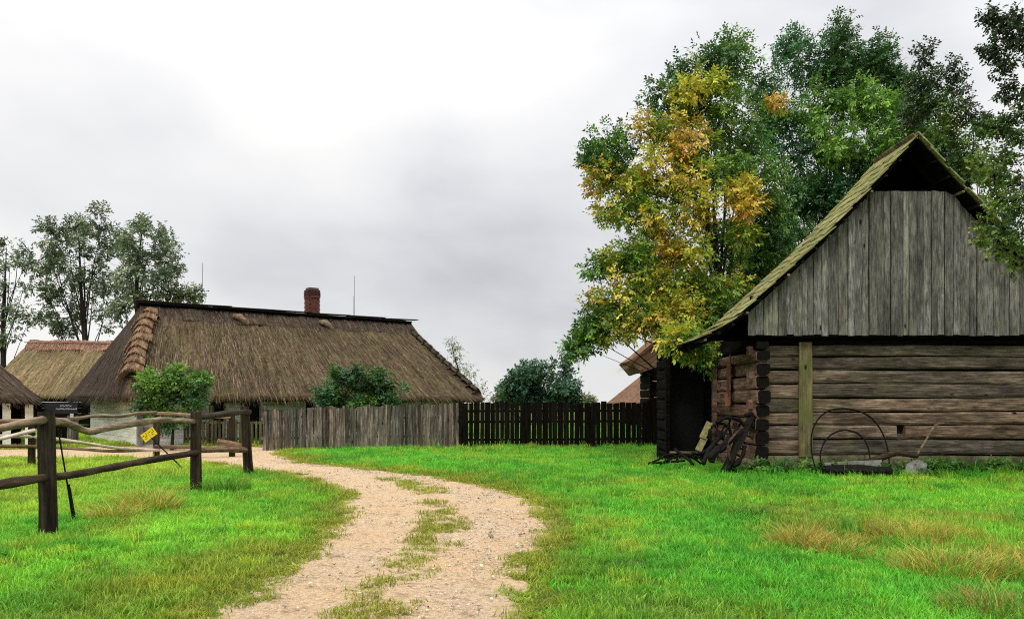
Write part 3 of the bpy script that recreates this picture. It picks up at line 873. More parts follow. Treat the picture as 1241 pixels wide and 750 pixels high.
def hip_roof(root, rl, rr, hw, hl, hr, ze, zr, mats, dens, thick=.3, back=True, sag=0.0, loc=(0, 0, 0)):
    "ridge from x=-rl to rr on local x; front is -y. mats: front, left, right, back"
    rA = (-rl, 0, zr); rB = (rr, 0, zr - sag)
    FL, FR, BR, BL = (-rl - hl, -hw, ze), (rr + hr, -hw, ze), (rr + hr, hw, ze), (-rl - hl, hw, ze)
    faces = [('thatch', FL, FR, rB, rA, mats[0]), ('thatch', BL, FL, rA, rA, mats[1]), ('thatch', FR, BR, rB, rB, mats[2]), ('thatch', BR, BL, rA, rB, mats[3])]
    for i, (nm, A, B, C, D, mt) in enumerate(faces):
        wd = (Vector(B) - Vector(A)).length
        V, F, uvw, nrm, fc = thatch_face(A, B, C, D, thick, max(10, int(wd * 5)), 26, .06, 3 + i * 5 + int(rl * 7) % 11)
        me = np_mesh(nm, V, F, smooth=True)
        a = me.attributes.new('uvw', 'FLOAT_VECTOR', 'POINT'); a.data.foreach_set('vector', uvw.astype(np.float32).ravel())
        p = obj(nm, me, M[mt], root)
        area = wd * (Vector(C) - Vector(B)).length * .75
        n = int(area * dens * (.25 if i == 3 else 1))
        if n:
            V, F, c = straws_on(fc, n, .62, .010, STRAW[mt], 40 + i, .03)
            obj('straw', np_mesh('straw', V, F, c), M['straw'], p, kind='stuff')
            # fringe along the eave
            A_, B_ = np.array(A), np.array(B)
            m = int(wd * 55); rg = np.random.default_rng(90 + i)
            u = rg.random(m); pb = A_ + (B_ - A_) * u[:, None]
            dn = (np.array(A) + np.array(B)) / 2 - (np.array(C) + np.array(D)) / 2; dn /= np.linalg.norm(dn)
            nn = np.cross(B_ - A_, -dn); nn /= np.linalg.norm(nn)
            pb = pb - nn * (rg.random(m) * thick)[:, None]
            al = (B_ - A_) / wd
            e = pb + (dn + np.array((0, 0, -.5))) * rg.uniform(.04, .17, m)[:, None] + al * rg.normal(0, .03, m)[:, None]
            V = np.stack([pb - al * .016, pb + al * .016, e], 1).reshape(-1, 3)
            c = np.repeat(np.array(STRAW[mt])[rg.integers(0, len(STRAW[mt]), m)] * rg.uniform(.4, .9, m)[:, None], 3, 0)
            obj('eave_fringe', np_mesh('eave_fringe', V, np.arange(len(V)).reshape(-1, 3), c), M['straw'], p, kind='stuff')
    return FL, FR, BR, BL, rA, rB

def steps_on_hip(root, a, b, n, mat, w, seed, out, nx=7, ny=4, up=1.0, smt='thatch_red'):
    "stepped bundles laid over a hip, from eave corner a up to b"
    rd = random.Random(seed)
    a = Vector(a); b = Vector(b); d = (b - a); L = d.length; d.normalize()
    out = Vector(out).normalized(); side = d.cross(out).normalized(); nrm = side.cross(d).normalized()
    for i in range(n):
        t0 = (i + .0) / n; st = L / n
        c0 = a + d * (L * t0)
        V = []; F = []; UV = []
        wl = w * rd.uniform(.85, 1.15)
        for r in range(ny + 1):
            tt = r / ny                              # 0 lower lip .. 1 tucked under the next
            for q in range(nx + 1):
                s_ = q / nx * 2 - 1
                arch = .18 * up * (1 - s_ * s_)
                lift = up * (.17 - .15 * tt) * (1 - .35 * s_ * s_)
                p = c0 + d * (tt * st * 1.35 + .10 * (1 - tt) * (1 - s_ * s_) - .16 * s_ * s_ + rd.uniform(-.03, .03)) + side * (s_ * wl * (1 - .15 * tt)) + nrm * (arch + lift - .12 * s_ * s_ + rd.uniform(-.015, .015))
                V.append(p); UV.append((s_ * wl + i * 3, tt * st, 0))
        # lip
        base = len(V)
        for q in range(nx + 1):
            s_ = q / nx * 2 - 1
            V.append(V[q] - nrm * .26 + d * .12); UV.append((s_ * wl + i * 3, -.3, 0))
        k = nx + 1
        for r in range(ny):
            for q in range(nx): F.append((r * k + q, r * k + q + 1, (r + 1) * k + q + 1, (r + 1) * k + q))
        for q in range(nx): F.append((base + q, base + q + 1, q + 1, q))
        me = py_mesh('thatch_step', V, F, True)
        at = me.attributes.new('uvw', 'FLOAT_VECTOR', 'POINT'); at.data.foreach_set('vector', np.array(UV, np.float32).ravel())
        st_ = obj('thatch_step', me, mat, root)
        # loose straw hanging over the lip and lying on the bundle
        SV = []; SCc = []
        for _ in range(70):
            s_ = rd.uniform(-.95, .95); t0_ = rd.uniform(0, .7)
            q0 = int((s_ + 1) / 2 * nx); r0_ = int(t0_ * ny)
            p_ = V[r0_ * k + q0].lerp(V[r0_ * k + min(q0 + 1, nx)], rd.random()) + nrm * .01
            e_ = p_ - d * rd.uniform(.08, .24) + side * rd.uniform(-.05, .05) + nrm * rd.uniform(-.01, .05)
            SV += [p_ - side * .011, p_ + side * .011, e_]
            c_ = np.array(rd.choice(STRAW[smt])) * rd.uniform(.5, 1.2); SCc += [c_] * 3
        obj('straw', np_mesh('straw', np.array([tuple(v_) for v_ in SV]), np.arange(len(SV)).reshape(-1, 3), np.array(SCc)), M['straw'], st_, kind='stuff')

# house A: long whitewashed farmhouse with the chimney
TH = R(38.5)
uA = Vector((math.cos(TH), math.sin(TH), 0)); 
R1 = Vector((-15.3, 34.0, 0)); RLEN = 12.9
cA = R1 + uA * (RLEN / 2)
houseA = thing('thatched_farmhouse', 'long whitewashed farmhouse with mossy hipped thatch and brick chimney', 'house', (cA.x, cA.y, 0), TH)
hl_, hr_, hwA = 1.8, 1.07, 4.9
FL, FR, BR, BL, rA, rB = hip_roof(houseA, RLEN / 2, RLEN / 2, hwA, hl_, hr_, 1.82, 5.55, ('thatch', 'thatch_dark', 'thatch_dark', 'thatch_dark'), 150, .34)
steps_on_hip(houseA, Vector(FL) + Vector((.30, .6, .80)), Vector(rA) + Vector((.25, 0, -.1)), 9, M['thatch_hip'], .50, 5, (-1, -1, .7), up=.58)
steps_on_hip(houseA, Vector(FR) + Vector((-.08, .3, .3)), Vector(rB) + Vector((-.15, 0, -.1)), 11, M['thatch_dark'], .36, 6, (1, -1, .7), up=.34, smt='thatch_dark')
# ridge boards and cap
for k in range(4):
    xa = -RLEN / 2 - .15 + k * RLEN / 4; xb = xa + RLEN / 4 + .12
    dz = (0, .02, -.02, .01)[k]
    b = MB(); b.bar((xa, -.20, 5.66 + dz), (xb, -.20, 5.64 + dz * .5), .05, .17, (0, .7, .72)); b.build('ridge_board', M['dark'], houseA)  # near-black board colour also draws the shadow line along the ridge
    b = MB(); b.bar((xa, .20, 5.67 + dz), (xb, .20, 5.65 + dz * .5), .05, .40, (0, -.7, .72)); b.build('ridge_board', M['dark'], houseA)
rd = random.Random(77)
def ridge_skirt(root, rl, rr, zr, slope, mt, seed, drop=.72):
    A, B, C, D = (-rl - .12, -drop, zr - drop * slope + .03), (rr + .10, -drop, zr - drop * slope + .03), (rr + .05, -.04, zr + .12), (-rl - .05, -.04, zr + .12)
    V, F, uvw, nrm, fc = thatch_face(A, B, C, D, .10, int((rl + rr) * 7), 8, .10, seed)
    me = np_mesh('ridge_thatch', V, F, smooth=True)
    a = me.attributes.new('uvw', 'FLOAT_VECTOR', 'POINT'); a.data.foreach_set('vector', uvw.astype(np.float32).ravel())
    p = obj('ridge_thatch', me, M[mt], root)
    V, F, c = straws_on((fc[0] + np.array((0, -.04, -.06)), fc[1] + np.array((0, -.04, -.06)), fc[2], fc[3]), int((rl + rr) * 170), .28, .012, STRAW[mt], seed + 1, .05)
    obj('straw', np_mesh('straw', V, F, c), M['straw'], p, kind='stuff')
ridge_skirt(houseA, RLEN / 2, RLEN / 2, 5.55, 3.73 / 4.9, 'thatch_dark', 83)
for k in range(7):
    xa = -RLEN / 2 - .2 + k * (RLEN + .5) / 7
    b = MB(); b.bar((xa, -.03, 5.80 + rd.uniform(-.02, .02)), (xa + RLEN / 7 + .16, -.03, 5.80 + rd.uniform(-.02, .03)), .03, .40); b.build('ridge_cap', M['rail_dark'], houseA)
for sx_, dx in ((3.9, 0), (7.64 + .3, 0)):
    b = MB(); c = Vector((-RLEN / 2 + sx_, -.52, 5.33)); b.tube([c + Vector((-.28, -.02, .05)), c + Vector((0, -.12, .0)), c + Vector((.25, -.16, -.22)), c + Vector((.42, -.2, -.4))], [.08, .15, .15, .06], 7, jit=.15)
    b.build('thatch_bundle', M['rail'], houseA, smooth=True)
# chimney: brick courses, each brick its own shape in one shaft
chx = -RLEN / 2 + 7.64
chim = MB(); chim.box((0, 0, .7), (.30, .30, 1.0))
ch = chim.build('chimney', M['mortar'], houseA, loc=(chx, .15, 5.38), scale=(.76, .76, .95))
bm_ = MB(); bm2 = MB()
for r_ in range(17):
    tgt = bm_ if r_ < 14 else bm2
    ex = .0 if r_ < 13 else (.05 if r_ != 16 else .02)
    z = -.1 + r_ * .1 + .05
    for sd in range(4):
        for q in range(3):
            o_ = (-.22 + q * .22) + (.05 if r_ % 2 else -.05)
            v = (o_, -.315 - ex, z) if sd == 0 else (.315 + ex, o_, z) if sd == 1 else (o_, .315 + ex, z) if sd == 2 else (-.315 - ex, o_, z)
            h_ = (.105, .022, .042) if sd % 2 == 0 else (.022, .105, .042)
            tgt.box(v, h_)
    if r_ >= 13:
        bm2.box((0, 0, z), (.30 + ex, .30 + ex, .048))
bm_.build('bricks', M['brick'], ch, kind='stuff'); bm2.build('cap_bricks', M['brick_cap'], ch, kind='stuff')
for s_r, ztop in ((2.49, 7.6), (9.75, 7.75)):
    b = MB(); b.tube([(0, 0, 0), (0, 0, .95), (.01, 0, .96), (.02, 0, ztop - 5.8)], [.022, .02, .011, .008], 5)
    b.build('lightning_rod', M['iron'], houseA, loc=(-RLEN / 2 + s_r, 0, 5.82))
# walls: whitewashed logs between openings
wx0, wx1, wy = -RLEN / 2 - hl_ + .75, RLEN / 2 + hr_ - .7, -hwA + .85
def house_x(px, yl):
    "local x on the line y=yl of house A that is seen at pixel column px"
    k = (px - CX) / FPX; c, s = math.cos(TH), math.sin(TH)
    # X = cA.x + x c - yl s ; Y = cA.y + x s + yl c ; X = k Y
    return (k * (cA.y + yl * c) - cA.x + yl * s) / (c - k * s)
openings = [(house_x(252, wy), house_x(275, wy), .1), (house_x(295, wy), house_x(318, wy), .1), (house_x(369, wy), house_x(385, wy), .4), (house_x(470, wy), house_x(484, wy), .8)]
for i in range(6):
    z0 = -.02 + i * .31; zc = z0 + .155
    xs_ = [wx0] + [q for op in openings if z0 + .2 > op[2] for q in op[:2]] + [wx1]
    for a, bb in zip(xs_[::2], xs_[1::2]):
        obj('wall_log', plank_mesh(bb - a, .302, .2, 4, .003, 'x'), M['grey_wall'], houseA, (a, wy + .1, zc))
    for xw, mt in ((wx0, M['white_wall']), (wx1, M['grey_wall'])):
        obj('wall_log', plank_mesh(2 * -wy - .1, .302, .2, 4, .003, 'x'), mt, houseA, (xw + .1, wy + .05, zc), (0, 0, R(90)))
    obj('wall_log', log_mesh(wx1 - wx0, .30, .2, .006), M['grey_wall'], houseA, (wx0, -wy, zc))
for (a, bb, zb_) in openings:
    b = MB(); b.box((0, 0, 0), ((bb - a) / 2, .02, .9)); b.build('opening_shade', M['black_paint_and_shade'], houseA, loc=((a + bb) / 2, wy + .35, .95))  # black sheet set back in each opening, stands in for interior shade
    for xx_ in (a, bb):
        b = MB(); b.box((0, 0, 0), (.05, .13, .9)); b.build('jamb', M['grey_wall'], houseA, loc=(xx_, wy + .1, .92))
b = MB(); b.box((0, 0, 0), (.09, .09, .93)); b.build('corner_post', M['stone'], houseA, loc=(wx0 - .02, wy - .02, .92))
b = MB(); b.box((0, 0, 0), (.25, .02, .28)); b.build('meter_box', M['stone'], houseA, loc=(wx0 + .25, wy - .03, .4))

# house B: thatched roof behind, house C: dark low shed at the edge
cB = P(60, 488, 50); 
houseB = thing('thatched_house', 'farther thatched house with yellow-brown roof and pale ridge behind the farmhouse', 'house', (cB.x + 4.2, cB.y + 2, 0), R(12))
FLb = hip_roof(houseB, 6.0, 6.0, 4.2, 1.3, 1.3, 2.0, 5.25, ('thatch_gold', 'thatch_red', 'thatch_gold', 'thatch_gold'), 90, .3)
ridge_skirt(houseB, 6.0, 6.0, 5.27, 3.25 / 4.2, 'thatch_red', 85, .6)
b = MB(); b.bar((-6.2, -.22, 5.31), (6.1, -.22, 5.28), .05, .05); b.build('ridge_pole', M['log_red'], houseB)
for i in range(6):
    obj('wall_log', log_mesh(13, .32, .2), M['dark'], houseB, (-6.5, -3.5, .16 + i * .33))
    obj('wall_log', log_mesh(7, .32, .2), M['dark'], houseB, (-6.5, -3.5, .16 + i * .33), (0, 0, R(90)))
    obj('wall_log', log_mesh(7, .32, .2), M['dark'], houseB, (6.4, -3.5, .16 + i * .33), (0, 0, R(90)))
TC = R(31)
hc = P(49, 488, 30.0)
uC = Vector((math.cos(TC), math.sin(TC), 0)); nC = Vector((-math.sin(TC), math.cos(TC), 0))
cC = Vector((hc.x, hc.y, 0)) - uC * (2.6 + 3.2) + nC * 3.0
houseC = thing('thatched_shed', 'low dark thatched shed with black opening and white posts', 'shed', (cC.x, cC.y, 0), TC)
hip_roof(houseC, 3.2, 3.2, 3.0, 2.6, 2.6, 1.75, 4.3, ('thatch_dark',) * 4, 110, .34)
for i in range(6):
    obj('wall_log', log_mesh(10.4, .30, .2), M['dark'], houseC, (-5.2, -.6, .15 + i * .3))  # near-black wall stands in for the shade inside the open front
    obj('wall_log', log_mesh(3.4, .30, .2), M['dark'], houseC, (5.1, -.6, .15 + i * .3), (0, 0, R(90)))
    obj('wall_log', log_mesh(3.4, .30, .2), M['dark'], houseC, (-5.1, -.6, .15 + i * .3), (0, 0, R(90)))
for q in (5.45, 4.75):
    b = MB(); b.box((0, 0, 0), (.13, .10, .86)); b.build('post', M['white_wall'], houseC, loc=(q, -2.5, .86))
b = MB(); b.box((0, 0, 0), (5.4, .09, .10)); b.build('eave_beam', M['grey_wall'], houseC, loc=(0, -2.5, 1.72))

# house D: far red-brown roof seen over the dark fence
houseD = thing('distant_house', 'far red-brown thatched house just above the dark picket fence', 'house', (15.4, 58, 0), R(4))
hip_roof(houseD, 3.0, 4.0, 5.0, 5.0, 3.0, 1.5, 6.2, ('thatch_red',) * 4, 40, .3)
for i in range(5):
    obj('wall_log', log_mesh(13, .32, .2), M['dark'], houseD, (-7, -4.2, .16 + i * .33)); obj('wall_log', log_mesh(8, .32, .2), M['dark'], houseD, (-7, -4.2, .16 + i * .33), (0, 0, R(90)))

# barn 2: thick red-brown thatch behind the yellow tree, gable wall coloured near-black for deep shade
b2 = thing('thatched_barn', 'big barn with thick red-brown thatch half hidden behind the yellow tree', 'barn', (9.9, 30.4, 0))
ROOF2 = [(-5.6, 3.15), (-5.2, 3.45), (-4.2, 4.3), (-2.0, 6.0), (-.3, 7.2), (0, 7.4)]
for sgn in (1, -1):
    V = []; UV = []; s = 0
    pts = []
    tk = .75
    for (a, c), nxt in zip(ROOF2, ROOF2[1:] + [(.3, 8.2)]):
        d = Vector((nxt[0] - a, nxt[1] - c)).normalized(); pts.append((Vector((a, c)), Vector((-d.y, d.x))))
    ring = [p + n_ * .0 for p, n_ in pts] ; inner = [p - n_ * (tk if i > 0 else tk * .8) for i, (p, n_) in enumerate(pts)]
    loop = ring + inner[::-1]
    ny_ = 24; k = len(loop); F = []
    for j in range(ny_ + 1):
        yy = -.55 + j / ny_ * 3.0
        for i, p in enumerate(loop):
            jx = (fbm(yy * 1.3, i * 1.7, 3) - .5) * .16
            V.append((sgn * (p.x + jx), yy + (fbm(i * .9, j * .5, 8) - .5) * (.25 if j == 0 else .02), p.y + jx * .6)); UV.append((yy, i * .8, 0))
    for j in range(ny_):
        for i in range(k): F.append((j * k + i, j * k + (i + 1) % k, (j + 1) * k + (i + 1) % k, (j + 1) * k + i))
    F.append(tuple(range(k))); F.append(tuple(ny_ * k + i for i in range(k))[::-1])
    me = py_mesh('thatch', V, F)
    at = me.attributes.new('uvw', 'FLOAT_VECTOR', 'POINT'); at.data.foreach_set('vector', np.array(UV, np.float32).ravel())
    th = obj('thatch', me, M['thatch_red'], b2)
    fc = tuple(np.array(q, float) for q in ((sgn * -5.7, -.5 if sgn > 0 else 2.4, 2.85), (sgn * -5.7, 2.4 if sgn > 0 else -.5, 2.85), (0, 2.4 if sgn > 0 else -.5, 8.0), (0, -.5 if sgn > 0 else 2.4, 8.0)))
    if sgn > 0:
        fc = (fc[1], fc[0], fc[3], fc[2])
        V, F, c = straws_on(fc, 3000, .3, .014, STRAW['thatch_red'], 71); obj('straw', np_mesh('straw', V, F, c), M['straw'], th, kind='stuff')
for i in range(10):
    obj('wall_log', log_mesh(9.7, .29, .22), M['dark'], b2, (-4.83, 0, .15 + i * .3))
    obj('wall_log', log_mesh(2.2, .29, .22), M['dark'], b2, (-4.72, .1, .15 + i * .3), (0, 0, R(90)))
    obj('wall_log', log_mesh(2.2, .29, .22), M['dark'], b2, (4.72, .1, .15 + i * .3), (0, 0, R(90)))
xx_ = -4.6
while xx_ < 4.6:
    zt2 = 3.0 + (4.6 - abs(xx_ + .12)) * .88 - .2
    if zt2 > 3.15: obj('gable_board', plank_mesh(zt2 - 3.02, .22, .03, 2, .004), M['dark_z'], b2, (xx_ + .12, .02, 3.02))
    xx_ += .235
for xx_ in (-4.9, -4.55):
    b = MB(); b.box((0, 0, 0), (.07, .07, .85)); b.build('post', M['dark_z'], b2, loc=(xx_, -.25, .85))

# ------------------------------------------------------------------ picket fences
def picket_mesh(w, h, t, point=.0):
    j = [random.uniform(-.012, .012) for _ in range(6)]
    V = [(-w / 2, 0, 0), (w / 2, 0, 0), (w / 2 + j[0] * .5, j[1], h * .5), (-w / 2 + j[2] * .5, j[1], h * .5), (w / 2 + j[3] * .5, 0, h), (-w / 2 + j[4] * .5, 0, h - abs(j[5]) * 2 - point)]
    V2 = [(a, t, c) for a, q, c in V]
    return py_mesh('picket', V + V2, [(0, 1, 2, 3), (3, 2, 4, 5), (7, 6, 9, 8), (8, 9, 11, 10), (0, 3, 9, 6), (3, 5, 11, 9), (2, 1, 7, 8), (4, 2, 8, 10), (5, 4, 10, 11), (1, 0, 6, 7)])
def picket_fence(name, label, a, b, n, wr, hfun, mat, rails, lean=.02, postn=3, rmat=None):
    a = Vector(a); b = Vector(b); d = b - a; L = d.length; ang = math.atan2(d.y, d.x)
    root = thing(name, label, 'fence', (a.x, a.y, 0), ang)
    ws = [random.uniform(*wr) for _ in range(n)]
    gap = (L - sum(ws)) / n; x = 0
    for w in ws:
        h = hfun(x / L) + random.uniform(-.035, .035)
        obj('picket', picket_mesh(w, h, .022), mat, root, (x + w / 2, -.03 + random.uniform(-.006, .006), -.04 + random.uniform(-.01, .05)), (random.uniform(-.015, .015), random.gauss(0, lean), random.uniform(-.06, .06)))
        x += w + gap
    for z in rails:
        m = MB(); m.bar((-.05, .035, z), (L + .05, .035, z + .02), .085, .06); m.build('rail', rmat or mat, root)
    for k in range(postn):
        m = MB(); m.box((0, 0, 0), (.065, .065, .78)); m.build('post', rmat or mat, root, loc=(L * (k + .04) / (postn - .92), .14, .72))
    return root
fa, fb, fc_ = P(318, 488, 27.9), P(556, 488, 29.6), P(796, 488, 30.0)
picket_fence('picket_fence', 'grey weathered picket fence of close uneven pales before the thatched farmhouse', fa, fb, 58, (.085, .135), lambda t: 1.37 + .26 * t, M['picket'], (.4, 1.05), .012, 4)
picket_fence('picket_fence', 'black stained picket fence with open gaps running to the dark shed', fb, fc_, 37, (.12, .215), lambda t: 1.64, M['dark_z'], (.27, .92, 1.30), .008, 4)
picket_fence('garden_fence', 'low mossy garden picket fence in front of the farmhouse doors', P(190, 488, 31.5), P(320, 488, 30.2), 27, (.075, .11), lambda t: .96, M['picket_moss'], (.25, .85), .012, 3)

# ------------------------------------------------------------------ rail fence of the paddock
def wob(a, b, n, amp, seed):
    rd = random.Random(seed); a = Vector(a); b = Vector(b); out = []
    for i in range(n + 1):
        t = i / n; k = math.sin(math.pi * t) ** .5 if 0 < t < 1 else 0
        out.append(a.lerp(b, t) + Vector((rd.uniform(-1, 1), 0, rd.uniform(-1, 1))) * amp * k)
    return out
def rail(root, pts, r0, r1, mat, seed=0, n=8):
    """round rail along its own x axis so the grain runs along it"""
    a = Vector(pts[0]); b = Vector(pts[-1]); d = (b - a); q = d.to_track_quat('X', 'Z'); inv = q.inverted()
    lp = [inv @ (Vector(p) - a) for p in pts]; r0 *= .86; r1 *= .86
    # smooth the centre line
    fine = []
    for i in range(len(lp) - 1):
        p0 = lp[max(i - 1, 0)]; p1 = lp[i]; p2 = lp[i + 1]; p3 = lp[min(i + 2, len(lp) - 1)]
        for k in range(3):
            t = k / 3
            fine.append(.5 * ((2 * p1) + (p2 - p0) * t + (2 * p0 - 5 * p1 + 4 * p2 - p3) * t * t + (3 * p1 - p0 - 3 * p2 + p3) * t ** 3))
    fine.append(lp[-1])
    rad = [(r0 + (r1 - r0) * i / (len(fine) - 1)) * random.uniform(.88, 1.14) for i in range(len(fine))]
    m = MB(); m.tube(fine, rad, n, True, .05)
    loc = a - Vector(root.location)
    o = m.build('rail', mat, root, smooth=True, loc=loc); o.rotation_euler = q.to_euler()
    return o
def post(root, x, y, h, r, mat, lean=(0, 0)):
    m = MB(); zz = [-.25, 0, .25, .5, .75, .93, 1]; r *= .94
    m.tube([(lean[0] * max(z, 0), lean[1] * max(z, 0), h * z) for z in zz], [r * 1.1, r * 1.06, r * random.uniform(.97, 1.05), r, r * random.uniform(.95, 1.03), r * .98, r * .90], 11, True, .05)
    return m.build('post', mat, root, smooth=False, loc=(x - root.location.x, y - root.location.y, float(hgt(x, y))))
rf = thing('rail_fence', 'stout dark round-post paddock fence with crooked rails beside the track', 'fence', (-5.56, 9.9, 0))
pp = [(-5.45, 4.9), (-5.56, 9.9), (-5.9, 15.4), (-6.0, 18.8)]
post(rf, *pp[0], 1.45, .108, M['post']); post(rf, *pp[1], 1.50, .108, M['post'], (-.03, 0)); post(rf, *pp[2], 1.48, .108, M['post']); post(rf, *pp[3], 1.56, .112, M['post'], (-.10, 0))
def pw(x, y, d): return tuple(P(x, y, d))
rail(rf, [(-5.45, 4.9, 1.27), (-5.40, 6.6, 1.33), (-5.48, 8.3, 1.29), (-5.55, 9.2, 1.35), (-5.58, 9.85, 1.40)], .06, .055, M['rail'])
rail(rf, [(-5.43, 4.9, .70), (-5.48, 7, .68), (-5.5, 8.6, .72), (-5.56, 9.9, .71)], .062, .06, M['rail_dark'])
rail(rf, [pw(62, 511, 10.0), pw(80, 512, 10.5), pw(96, 519, 11.0), pw(110, 523, 11.4), pw(128, 519, 12.0), pw(150, 515, 12.7), pw(170, 512, 13.4), pw(188, 509, 14.1), pw(205, 509, 14.6), pw(238, 511, 15.4)], .055, .062, M['rail'])
rail(rf, [pw(58, 579, 9.95), pw(100, 573, 11), pw(140, 565, 12.1), pw(190, 556, 13.8), pw(240, 548, 15.4)], .062, .064, M['rail_dark'])
rail(rf, [pw(238, 506, 15.4), pw(260, 503, 16.6), pw(285, 500, 18), pw(302, 499, 18.9)], .075, .07, M['rail_dark'])
rail(rf, [pw(238, 546, 15.4), pw(262, 545, 16.6), pw(282, 545, 18), pw(302, 545, 18.9)], .062, .068, M['rail'])
rg_ = thing('rail_fence', 'back run of the paddock fence with pale debarked rails, near the low shed', 'fence', (-10.6, 24.6, 0))
qq = [(-8.35, 24.6), (-10.6, 24.6), (-12.4, 21.3), (-14.6, 17.6)]
for i, q in enumerate(qq): post(rg_, *q, (1.38, 1.40, 1.27, 1.3)[i], .095, M['post'])
rail(rg_, wob((-8.35, 24.5, 1.18), (-10.6, 24.5, 1.28), 4, .03, 1), .06, .06, M['rail'])
rail(rg_, wob((-8.35, 24.5, .28), (-10.6, 24.5, .30), 4, .03, 2), .065, .065, M['rail'])
rail(rg_, wob((-10.55, 24.5, 1.32), (-12.4, 21.2, 1.12), 6, .045, 3), .055, .06, M['rail'])
rail(rg_, wob((-12.4, 21.2, 1.15), (-14.6, 17.5, 1.2), 6, .04, 4), .055, .06, M['rail'])
rail(rg_, [(-10.45, 24.45, .20), (-11.1, 23.3, .32), (-11.7, 22.2, .55), (-12.45, 21.15, .74), (-13.5, 19.3, .82)], .05, .055, M['rail_pale'])
rail(rg_, [(-10.6, 24.4, .22), (-11.2, 23.2, .24), (-11.8, 22.1, .38), (-12.5, 21.0, .50), (-13.2, 19.8, .52), (-14.6, 17.6, .35)], .05, .05, M['rail'])
rail(rg_, [(-12.2, 21.1, .90), (-12.8, 20.2, .66), (-13.6, 19.0, .38), (-14.1, 18.2, .24)], .055, .06, M['rail_pale'])
rs_ = thing('log', 'short pale cut log lying on the rails by the far corner post', 'log', (-8.2, 24.3, .38))
m = MB(); m.tube([(-.42, -.1, .09), (0, 0, 0), (.35, .08, -.10)], [.085, .09, .085], 10, True, .04); m.build('bark', M['rail'], rs_, smooth=True)
m = MB(); m.tube([(-.425, -.1, .091), (-.432, -.101, .093)], [.078, .078], 10); m.build('cut_end', M['rail_pale'], rs_)

st = thing('iron_stake', 'thin black iron stake leaning behind the stout paddock post', 'stake', (-5.95, 11.2, 0))
m = MB(); m.tube([(0, 0, -.05), (-.05, -.05, .45), (-.09, -.22, 1.25)], [.011, .011, .010], 6); m.build('shaft', M['iron'], st)
m = MB(); m.tube([(.015, .005, 0), (-.045, -.04, .5)], [.019, .016], 6); m.build('sleeve', M['iron'], st)

ys_ = thing('yellow_sign', 'small yellow warning plate on a thin pole leaning inside the paddock', 'sign', (-7.95, 20.0, 0))
m = MB(); m.tube([(0, 0, -.02), (-.80, .05, .74), (-.98, .06, .92)], [.017, .016, .016], 6); m.build('pole', M['iron'], ys_)
pl = None
for k in (-1, 1):
    q = MB(); q.box((k * .092, 0, 0), (.086, .008, .105)); pl = q.build('plate', M['yellow'], ys_, loc=(-.86, .02, .83), rot=(0, R(-36), 0))
    q = MB()
    for (a, c, w_, h_) in ((-.04, .045, .03, .006), (.02, .0, .035, .006), (-.01, -.045, .03, .006), (.05, .05, .006, .03)): q.box((k * .092 + a, -.010, c), (w_, .002, h_))
    q.build('lettering', M['black_paint_and_shade'], pl)

# notice board by the low shed, two rows of small white lettering
nb = thing('notice_board', 'dark notice board with two lines of white lettering between shed and farmhouse', 'sign', tuple(P(74, 488, 31.5) - Vector((0, 0, EYE))), R(20))
b = MB(); b.box((0, 0, 0), (.56, .03, .21)); b.build('panel', M['board_dark'], nb, loc=(0, 0, 1.39))
b = MB(); rd = random.Random(3)
xq = -.18
for row, (xa, xb, z, s_) in enumerate(((-.02, .32, 1.49, .045), (-.16, .52, 1.37, .04))):
    xq = xa
    while xq < xb:
        w_ = rd.uniform(.02, .045)
        if rd.random() > .12:
            b.box((xq, -.034, z), (.007, .003, s_ * .55)); b.box((xq + w_ * .5, -.034, z + rd.choice((-1, 0, 1)) * s_ * .5), (w_ * .5, .003, .009))
            if rd.random() > .4: b.box((xq + w_, -.034, z - .01), (.007, .003, s_ * .45))
        xq += w_ + .03
b.build('lettering', M['white_paint'], nb)
for k in (-.5, .5):
    b = MB(); b.box((0, 0, 0), (.05, .04, .75)); b.build('post', M['dark_z'], nb, loc=(k, .07, .75))
for i, mt in enumerate(('dark_z', 'dark_z', 'dark_z', 'dark_z', 'picket', 'picket')):
    obj('board', plank_mesh(1.1, .19, .03, 2, .005), M[mt], nb, (-.5 + i * .2, .03, .02))
b = MB(); b.box((0, 0, 0), (.06, .01, .07)); b.build('paper', M['white_paint'], nb, loc=(.37, -.04, 1.12))

